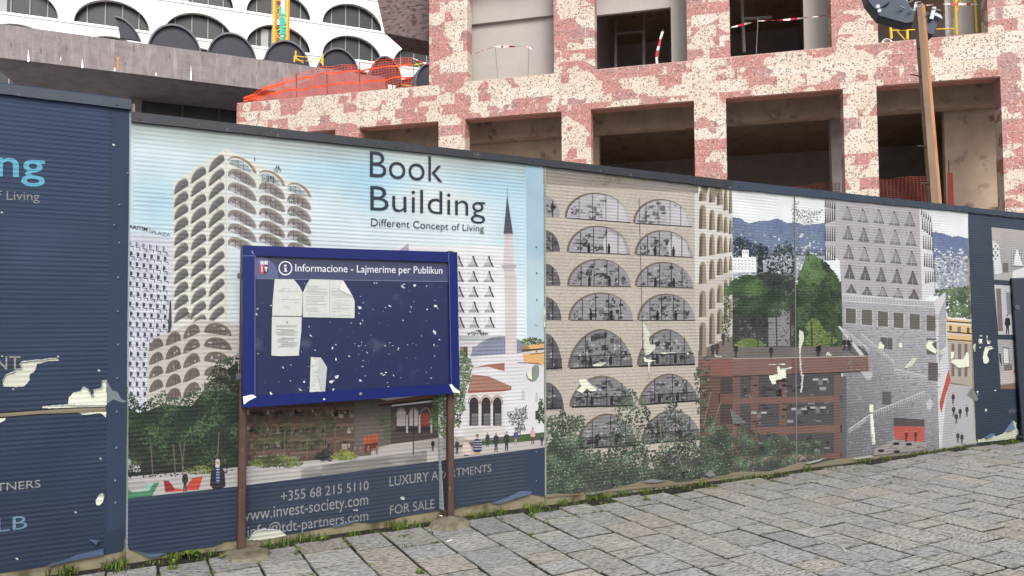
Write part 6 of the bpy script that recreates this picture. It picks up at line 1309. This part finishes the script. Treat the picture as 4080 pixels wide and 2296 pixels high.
# lime drips and rebar ends along the lower edge
dr = MB()
for px, y0, y1, w_ in ((113, 195, 243, 5), (328, 233, 268, 5), (457, 268, 281, 4), (761, 258, 316, 3.5), (622, 288, 298, 3.5), (242, 225, 238, 3)):
    a = FC.at(px, y0); b = FC.at(px - w_, y1); c = FC.at(px + w_, y1); dr.poly([(a[0], -.004, a[1]), (b[0], -.004, b[1]), ((b[0] + c[0]) / 2, -.012, b[1] - .04), (c[0], -.004, c[1])])
dr.pieces('lime_drip', mat('lime', S(235, 233, 232), .8, .05, 8), cn)
dr = MB(); a = FC.at(470, 226); b = FC.at(471, 280); dr.box(a[0] - .035, a[0] + .03, -.006, .0, b[1], a[1]); dr.build('rust_stain', mat('rust_stain', S(176, 130, 84), .9, .3, 9), cn)
# ---------------------------------------------------------------- black half round shells on the slab
BLK = mat('black_shell', S(52, 50, 62, .9), .55, .2, 3, .1); RIM = mat('grey_shell_rim', S(96, 96, 104), .55, .25, 6, .1)
YS = .75
def shell(label, pl_, pr_, top, name='arch_shell'):
    xa, _ = FC.at(*pl_, YS); xb, _ = FC.at(*pr_, YS); xm = (xa + xb) / 2; zt = FC.at(*top, YS)[1]; hw = (xb - xa) / 2; hh = zt - zct
    o = thing(name, label, 'arch shell', FC.world(xm, YS, zct), FC.rot(), 'black half round shells standing on the slab')
    n = 22; arc = lambda r, y: [(hw * r * math.cos(t), y, max(.0, hh * r * math.sin(t))) for t in [math.pi * i / n for i in range(n + 1)]]
    dsk = MB(); a, b = arc(.95, .02), arc(.95, .1); dsk.hexa(a, b); dsk.build('face', BLK, o)
    rm = MB(); p, q, r, s = arc(1, -.10), arc(.94, -.10), arc(.94, .5), arc(1, .5)
    for i in range(n): rm.quad(p[i], p[i + 1], q[i + 1], q[i]); rm.quad(q[i], q[i + 1], r[i + 1], r[i]); rm.quad(s[i + 1], s[i], r[i], r[i + 1]); rm.quad(p[i + 1], p[i], s[i], s[i + 1])
    rm.build('rim', RIM, o)
    return o
shell('leftmost upright black shell, just right of the tilted one', (586, 168), (804, 198), (690, 98))
shell('black shell second of the upright row, left of the yellow mast', (822, 198), (1024, 226), (918, 132))
shell('black shell at the foot of the yellow mast', (1046, 228), (1236, 258), (1134, 161))
shell('black shell behind the yellow rail, right of the mast', (1262, 260), (1432, 285), (1348, 193))
shell('black shell mostly hidden behind the orange net', (1470, 290), (1600, 308), (1526, 224))
# the tilted quarter shell
P = [FC.at(x, y, YS) for x, y in ((459, 66), (470, 68), (500, 80), (530, 108), (552, 140), (563, 164), (478, 151), (472, 112))]
x0 = P[-2][0]; o = thing('tilted_shell', 'black curved shell piece tipped up on its edge, left of the upright shells', 'arch shell', FC.world(x0, YS, zct), FC.rot())
m = MB(); f_ = [(p[0] - x0, 0, p[1] - zct) for p in P]; m.hexa(f_, [(x, .12, z) for x, y, z in f_]); m.build('face', BLK, o)
m = MB()
for i in range(5):
    a, b = f_[i], f_[i + 1]; m.hexa([(a[0], -.09, a[2]), (b[0], -.09, b[2]), (b[0] - .02, -.09, b[2] - .05), (a[0] - .02, -.09, a[2] - .05)], [(a[0], -.002, a[2]), (b[0], -.002, b[2]), (b[0] - .02, -.002, b[2] - .05), (a[0] - .02, -.002, a[2] - .05)])
m.build('rim', RIM, o)
scaffold('short yellow guard rail standing between the two right black shells', [((1173, 248), (1173, 224), .03), ((1179, 236), (1178, 203), .03), ((1286, 262), (1286, 218), .03), ((1281, 254), (1281, 232), .025), ((1176, 224), (1286, 236), .02), ((1176, 229), (1210, 252), .016), ((1218, 243), (1288, 250), .02), ((1180, 240), (1210, 243), .016)], FC, .3)
scaffold('yellow scaffold legs between the orange net and the corner pier', [((1684, 345), (1682, 280), .035), ((1702, 345), (1700, 270), .035), ((1682, 300), (1702, 278), .02), ((1640, 262), (1700, 250), .02), ((1655, 250), (1680, 275), .015)], FC, 1.6)
scaffold('yellow scaffold legs seen through the right end of the orange net', [((1579, 345), (1578, 255), .03), ((1594, 345), (1592, 258), .03), ((1560, 336), (1640, 342), .02), ((1500, 345), (1600, 322), .02)], FC, 1.6)
shell('partly hidden black shell beside the corner pier', (1650, 345), (1790, 365), (1722, 250), 'arch_shell')
# ---------------------------------------------------------------- white building with arched windows
dw_ = ray(1110, 195); pw_ = CAM + dw_ * (38 / dw_.y); FW = Frame((pw_.x, pw_.y), vp(8900))
WHITE = mat('white_render', S(250, 250, 248), .7, .02, 1)
wb = thing('arched_building', 'bright white building with rows of wide arched windows, behind the concrete slab', 'building', FW.o, FW.rot())
zW = FW.at(1110, 195)[1]; zU = FW.at(1110, 63)[1]; pitch = zU - zW
cen = [FW.at(px, py)[0] for px, py in ((430, 105), (785, 152), (1110, 195), (1398, 232), (1665, 265))]
st = (cen[3] - cen[1]) / 2; print('white', zW, pitch, [round(c, 2) for c in cen], st)
hw = (FW.at(1248, 214)[0] - FW.at(985, 180)[0]) / 2; hh = zW and (FW.at(1110, 97)[1] - zW)
print('window', hw, hh)
GLASS = mat('dark_window_glass', S(58, 60, 63, .6), .3, .3, .8, 0, 0, (1, 1, .3), .3); MULL = mat('pale_mullion', S(176, 178, 180, .7), .5, .05, 5); RIMW = mat('window_reveal', S(205, 204, 202), .7, .05, 4)
xsW = [cen[2] + st * k for k in range(-4, 4)]; zsW = [zW + pitch * k for k in range(-2, 3)]
X0, X1 = xsW[0] - st * 2.2, xsW[-1] + st; Z0, Z1 = zsW[0] - 2, zsW[-1] + pitch + 1
n = 18; archp = lambda xc, zs, s=1.0: [(xc + hw * s * math.cos(t), zs + hh * s * math.sin(t)) for t in [math.pi * i / n for i in range(n + 1)]]
fm = MB(); holes = []; skip = lambda xc, zs: False
for r_, zs in enumerate(zsW):           # a strip of wall per storey, so that the triangulation stays simple
    for c_, xc in enumerate(xsW):
        a, b = xc - st / 2, xc + st / 2; lo, hi = zs, zs + pitch
        ar = archp(xc, zs); pts = [(a, lo)] + [(xc - hw, lo)] + list(reversed(ar))[1:-1] + [(xc + hw, lo), (b, lo), (b, hi), (a, hi)]
        fm.poly([(x, 0, z) for x, z in pts])
fm.box(X0, X1, .0, .4, Z0, zsW[0] - .001); fm.quad((X0, 0, zsW[0]), (xsW[0] - st / 2, 0, zsW[0]), (xsW[0] - st / 2, 0, Z1 - 1), (X0, 0, Z1 - 1)); fm.box(X0, X1, 0, .4, Z1 - 1, Z1)
for zs in zsW: fm.box(X0 + (0 if zs != zW else 0), X1, -.07, -.001, zs - .12, zs - .02)
fm.box(X0, X1, 2.5, 2.8, Z0, Z1)
fm.build('facade', WHITE, wb)
GM = MB
for r_, zs in enumerate(zsW):
    for c_, xc in enumerate(xsW):
        px_ = None
        P3 = FW.world(xc, 0, zs + hh * .5) - CAM; dz = P3.dot(fwd); sx = CX + F * P3.dot(RIGHT) / dz; sy = CY - F * P3.dot(UP) / dz
        if not (-250 < sx < 1850 and -220 < sy < 420): continue
        g_ = MB(); ar = archp(xc, zs); ax = [(x, .34, z) for x, z in ar]; g_.hexa(ax, [(x, .4, z) for x, y, z in ax])
        for i in range(n):
            pass
        wo_ = g_.build('window', GLASS, wb)
        fr = MB()
        for i in range(n):
            (xa, za), (xb, zb_) = ar[i], ar[i + 1]; fr.quad((xa, -.001, za), (xb, -.001, zb_), (xb, .34, zb_), (xa, .34, za))
        ar2 = archp(xc, zs, .965)
        for i in range(n): fr.hexa([(ar[i][0], -.02, ar[i][1]), (ar[i + 1][0], -.02, ar[i + 1][1]), (ar2[i + 1][0], -.02, ar2[i + 1][1]), (ar2[i][0], -.02, ar2[i][1])], [(ar[i][0], .03, ar[i][1]), (ar[i + 1][0], .03, ar[i + 1][1]), (ar2[i + 1][0], .03, ar2[i + 1][1]), (ar2[i][0], .03, ar2[i][1])])
        fr.quad((xc - hw, .0, zs), (xc + hw, .0, zs), (xc + hw, .34, zs), (xc - hw, .34, zs))
        fr.build('frame', RIMW, wo_)
        mu = MB()
        for s in (-.66, -.2, .25, .68):
            h_ = hh * math.sqrt(1 - s * s) - .02; mu.box(xc + hw * s - .018, xc + hw * s + .018, .27, .339, zs, zs + h_)
        mu.build('mullion', MULL, wo_)
        if (c_ + r_) % 3 == 0:
            cu = MB(); cu.box(xc - hw * .52, xc - hw * .3, .3, .338, zs + .02, zs + hh * .8); cu.build('blind', MULL, wo_)
# ---------------------------------------------------------------- yellow lattice mast with green letters
dm = ray(1115, 165); pm_ = CAM + dm * (31 / dm.y); FM = Frame((pm_.x, pm_.y), (1, 0.2))
YC = mat('yellow_crane_paint', S(240, 172, 60, .95), .5, .12, 4); zm0 = 9.0
ms = thing('crane_mast', 'yellow lattice crane mast with green vertical letters in front of the white arched facade', 'crane mast', FM.o, FM.rot())
xa, xb = FM.at(1092, 100)[0], FM.at(1143, 100)[0]; zt = FM.at(1115, -260)[1]; dpt = xb - xa
cm = MB()
for x in (xa, xb):
    for y in (0, dpt): cm.box(x - .055, x + .055, y - .055, y + .055, 0, zt)
cm.pieces('corner_post', YC, ms)
lc = MB(); z = 6.0; k = 0; stp = dpt * .9
while z < zt - stp:
    for y in (0, dpt):
        a, b = ((xa, y, z), (xb, y, z + stp)) if k % 2 else ((xb, y, z), (xa, y, z + stp)); lc.tube(a, b, .028, 6); lc.tube((xa, y, z), (xb, y, z), .024, 6)
    for x in (xa, xb):
        a, b = ((x, 0, z), (x, dpt, z + stp)) if k % 2 else ((x, dpt, z), (x, 0, z + stp)); lc.tube(a, b, .028, 6)
    z += stp; k += 1
lc.build('lattice_brace', YC, ms)
GRN = mat('green_sign', S(36, 176, 150, .95), .5, .05, 5)
for ch, (x0, y0, x1, y1) in (('L', (1112, 28, 1138, 61)), ('B', (1113, 68, 1140, 99)), ('E', (1114, 105, 1140, 137)), ('K', (1114, 144, 1141, 172)), ('A', (1111, -12, 1138, 20)), ('R', (1111, -52, 1138, -20))):
    if ch in 'AR': continue
    vs, fs = font_mesh(ch, .06); lm = MB(); a = FM.at(x0, y1, -.13); b = FM.at(x1, y0, -.13)
    n0 = len(vs)
    for d in (-.14, -.12): lm.v += [(a[0] + (b[0] - a[0]) * u, d, a[1] + (b[1] - a[1]) * v) for u, v in vs]
    for f in fs: lm.f.append(f); lm.c.append(None); lm.f.append(tuple(i + n0 for i in reversed(f))); lm.c.append(None)
    lm.build('letter', GRN, ms)
sg = MB(); a = FM.at(1117, 205, -.1); b = FM.at(1135, -40, -.1); sg.box(a[0], b[0], -.1, -.085, a[1], b[1]); sg.build('sign_backing', mat('white_sign', S(228, 228, 224), .6, .05, 4), ms)
# ---------------------------------------------------------------- rusty floodlight pole behind the hoarding
dp = ray(3738, 815); pp_ = CAM + dp * (10.6 / dp.y); FP = Frame((pp_.x, pp_.y), (1, -.25)); 
RU2 = mat('rusted_steel', S(152, 128, 108, .7), .85, .3, 3, .15, stretch=(3, 3, .6), dirt=(S(124, 122, 112), 3.0, .6)); RU3 = mat('orange_rust', S(192, 138, 98, .76), .85, .2, 3, .15, stretch=(3, 3, .5), dirt=(S(146, 100, 70), 4, .52))
po = thing('floodlight_pole', 'leaning rusty square steel pole behind the hoarding, carrying two floodlights', 'pole', FP.o, FP.rot())
L3 = lambda x, y, d=0.0: Vector((FP.at(x, y, d)[0], d, FP.at(x, y, d)[1]))
t0, t1, t2 = L3(3653, 22), L3(3674, 12), L3(3690, 16); b0, b1, b2 = L3(3712, 812), L3(3742, 812), L3(3758, 812)
def ext(t, b): return b + (b - t) * (b.z / (t.z - b.z)) 
g0, g1, g2 = ext(t0, b0), ext(t1, b1), ext(t2, b2)
dd = Vector((0, .16, 0)); d1 = Vector((0, -.0, 0))
m = MB(); m.quad(g0, g1, t1, t0); m.quad(g0 + dd, t0 + dd, t2 + dd, g2 + dd); m.quad(g0, t0, t0 + dd, g0 + dd)
m.build('pole_shaft', RU2, po)
m = MB(); e = Vector((0, .05, 0)); m.quad(g1, g2 + e, t2 + e, t1); m.quad(g2 + e, g2 + dd, t2 + dd, t2 + e); m.poly([t0, t1, t2 + e, t2 + dd, t0 + dd]); m.build('rusted_side', RU3, po)
rbm = MB()
for (xa, ya, xb, yb) in ((3628, 296, 3672, 306), (3655, 189, 3664, 196), (3656, 581, 3690, 586), (3672, 730, 3706, 734)): rbm.tube(L3(xa, ya, -.02), L3(xb, yb, .05), .011, 6)
rbm.pieces('rebar_peg', mat('dark_rebar', S(66, 54, 52), .8, .2, 10), po)
FLB = mat('blue_black_housing', S(62, 76, 96, .62), .42, .2, 4, .05); BRK = mat('galvanised_bracket', S(142, 150, 156), .45, .2, 12, 0, .5)
def flood(label, outline, dn, df, br):
    o0 = L3(*outline[0]); r = thing('floodlight', label, 'floodlight', FP.world(o0.x, dn, o0.z), FP.rot(), 'floodlights on the rusty pole')
    a = [Vector((L3(x, y, dn).x - o0.x, 0, L3(x, y, dn).z - o0.z)) for x, y in outline]
    c = sum(a, Vector()) / len(a); w_ = df - dn
    fr = [c.lerp(p, .95) for p in a]; bk_ = [c.lerp(p, .9) + Vector((0, w_, 0)) for p in a]; md = [p + Vector((0, w_ * .18, 0)) for p in a]; me_ = [p + Vector((0, w_ * .82, 0)) for p in a]
    h = MB(); n = len(a)
    for r1, r2 in ((fr, md), (md, me_), (me_, bk_)):
        for i in range(n): j = (i + 1) % n; h.quad(r1[i], r1[j], r2[j], r2[i])
    h.poly(fr); h.poly(list(reversed(bk_))); ho = h.build('housing', FLB, r)
    b = MB()
    for q in br['plates']:
        v = [L3(x, y, dn - .05) for x, y in q]; v = [Vector((p.x - o0.x, -.06, p.z - o0.z)) for p in v]; b.hexa(v, [p + Vector((0, .03, 0)) for p in v])
    b.pieces('bracket', BRK if br.get('g') else FLB, r)
    s = MB()
    for (xa, ya, xb, yb), rr in br['bolts']:
        p, q = L3(xa, ya, dn - .08), L3(xb, yb, dn - .08); s.tube((p.x - o0.x, -.075, p.z - o0.z), (q.x - o0.x, -.03, q.z - o0.z), rr, 8)
    s.pieces('bolt', BRK, r)
C4 = lambda pts: [(3400 + x / 5.152, y / 5.152) for x, y in pts]
flood('large blue black floodlight hanging left of the pole top', C4([(300, 30), (540, 330), (640, 362), (1090, 490), (1240, 470), (1290, 250), (1180, 120), (1000, -160), (600, -420), (200, -260)]), -.28, .02,
      {'plates': [C4([(480, 120), (500, 170), (560, 165), (760, 30), (780, -40), (700, -40)]), C4([(470, 160), (620, 180), (630, 230), (570, 345), (520, 310)])], 'bolts': [((3400 + 505 / 5.152, 128 / 5.152, 3400 + 507 / 5.152, 128 / 5.152), .03), ((3400 + 540 / 5.152, 215 / 5.152, 3400 + 541 / 5.152, 216 / 5.152), .026), ((3587, 26, 3606, 28), .012), ((3624, 36, 3640, 38), .012)]})
flood('smaller dark floodlight on the right side of the pole top', C4([(1440, 420), (1500, 250), (1640, 340), (1760, 380), (1700, 600), (1640, 720), (1540, 690)]), .05, .34,
      {'g': 1, 'plates': [C4([(1620, 150), (1700, 150), (1640, 400), (1560, 390)]), C4([(1640, 310), (1700, 265), (1800, 320), (1830, 395), (1740, 350)])], 'bolts': [((3711, 33, 3752, 37), .01), ((3692, 50, 3706, 51), .01)]})
m = MB()
for q in (C4([(1055, -20), (1110, -20), (1105, 125), (1050, 115)]), C4([(1265, 45), (1330, 40), (1280, 220), (1225, 225)])):
    v = [L3(x, y, -.12) for x, y in q]; m.hexa(v, [p + Vector((0, .03, 0)) for p in v])
for a, b in (((1085, 75), (1230, 5)), ((1300, 45), (1390, 38)), ((1270, 160), (1410, 130))):
    (xa, ya), (xb, yb) = C4([a, b]); m.tube(L3(xa, ya, -.14), L3(xb, yb, -.14), .008, 6)
m.pieces('clamp', BRK, po)
# ---------------------------------------------------------------- dark slab sign at the right edge
gk = ground(4082, 1750); FK = Frame((gk.x, gk.y), (1, -.1))
kp = thing('dark_totem', 'black blue upright slab at the right edge, cut off by the picture', 'totem', FK.o, FK.rot())
q = lambda x, y: (FK.at(x, y)[0], FK.at(x, y)[1])
TOT = mat('blue_black_panel', S(40, 48, 64, .7), .4, .15, 5, .02)
a, b = q(4030, 1108), q(4073, 1738); m = MB()
m.hexa([(b[0], 0, .05), (b[0] + .75, 0, .05), (b[0] + .75, .12, .05), (b[0], .12, .05)], [(a[0], 0, a[1]), (b[0] + .9, 0, a[1] + .03), (b[0] + .9, .12, a[1] + .03), (a[0], .12, a[1])])
o = m.build('panel', TOT, kp); bv = o.modifiers.new('bevel', 'BEVEL'); bv.width = .012; bv.segments = 2
m = MB(); m.box(b[0] - .05, b[0] + .8, -.1, .22, -.02, .05); o = m.build('base', TOT, kp); bv = o.modifiers.new('bevel', 'BEVEL'); bv.width = .015; bv.segments = 2
m = MB(); c = q(4052, 1225); m.tube((c[0], -.012, c[1]), (c[0], .0, c[1]), .035, 16); m.build('cap_plug', mat('grey_plug', S(62, 70, 84), .5, .1, 6), kp)
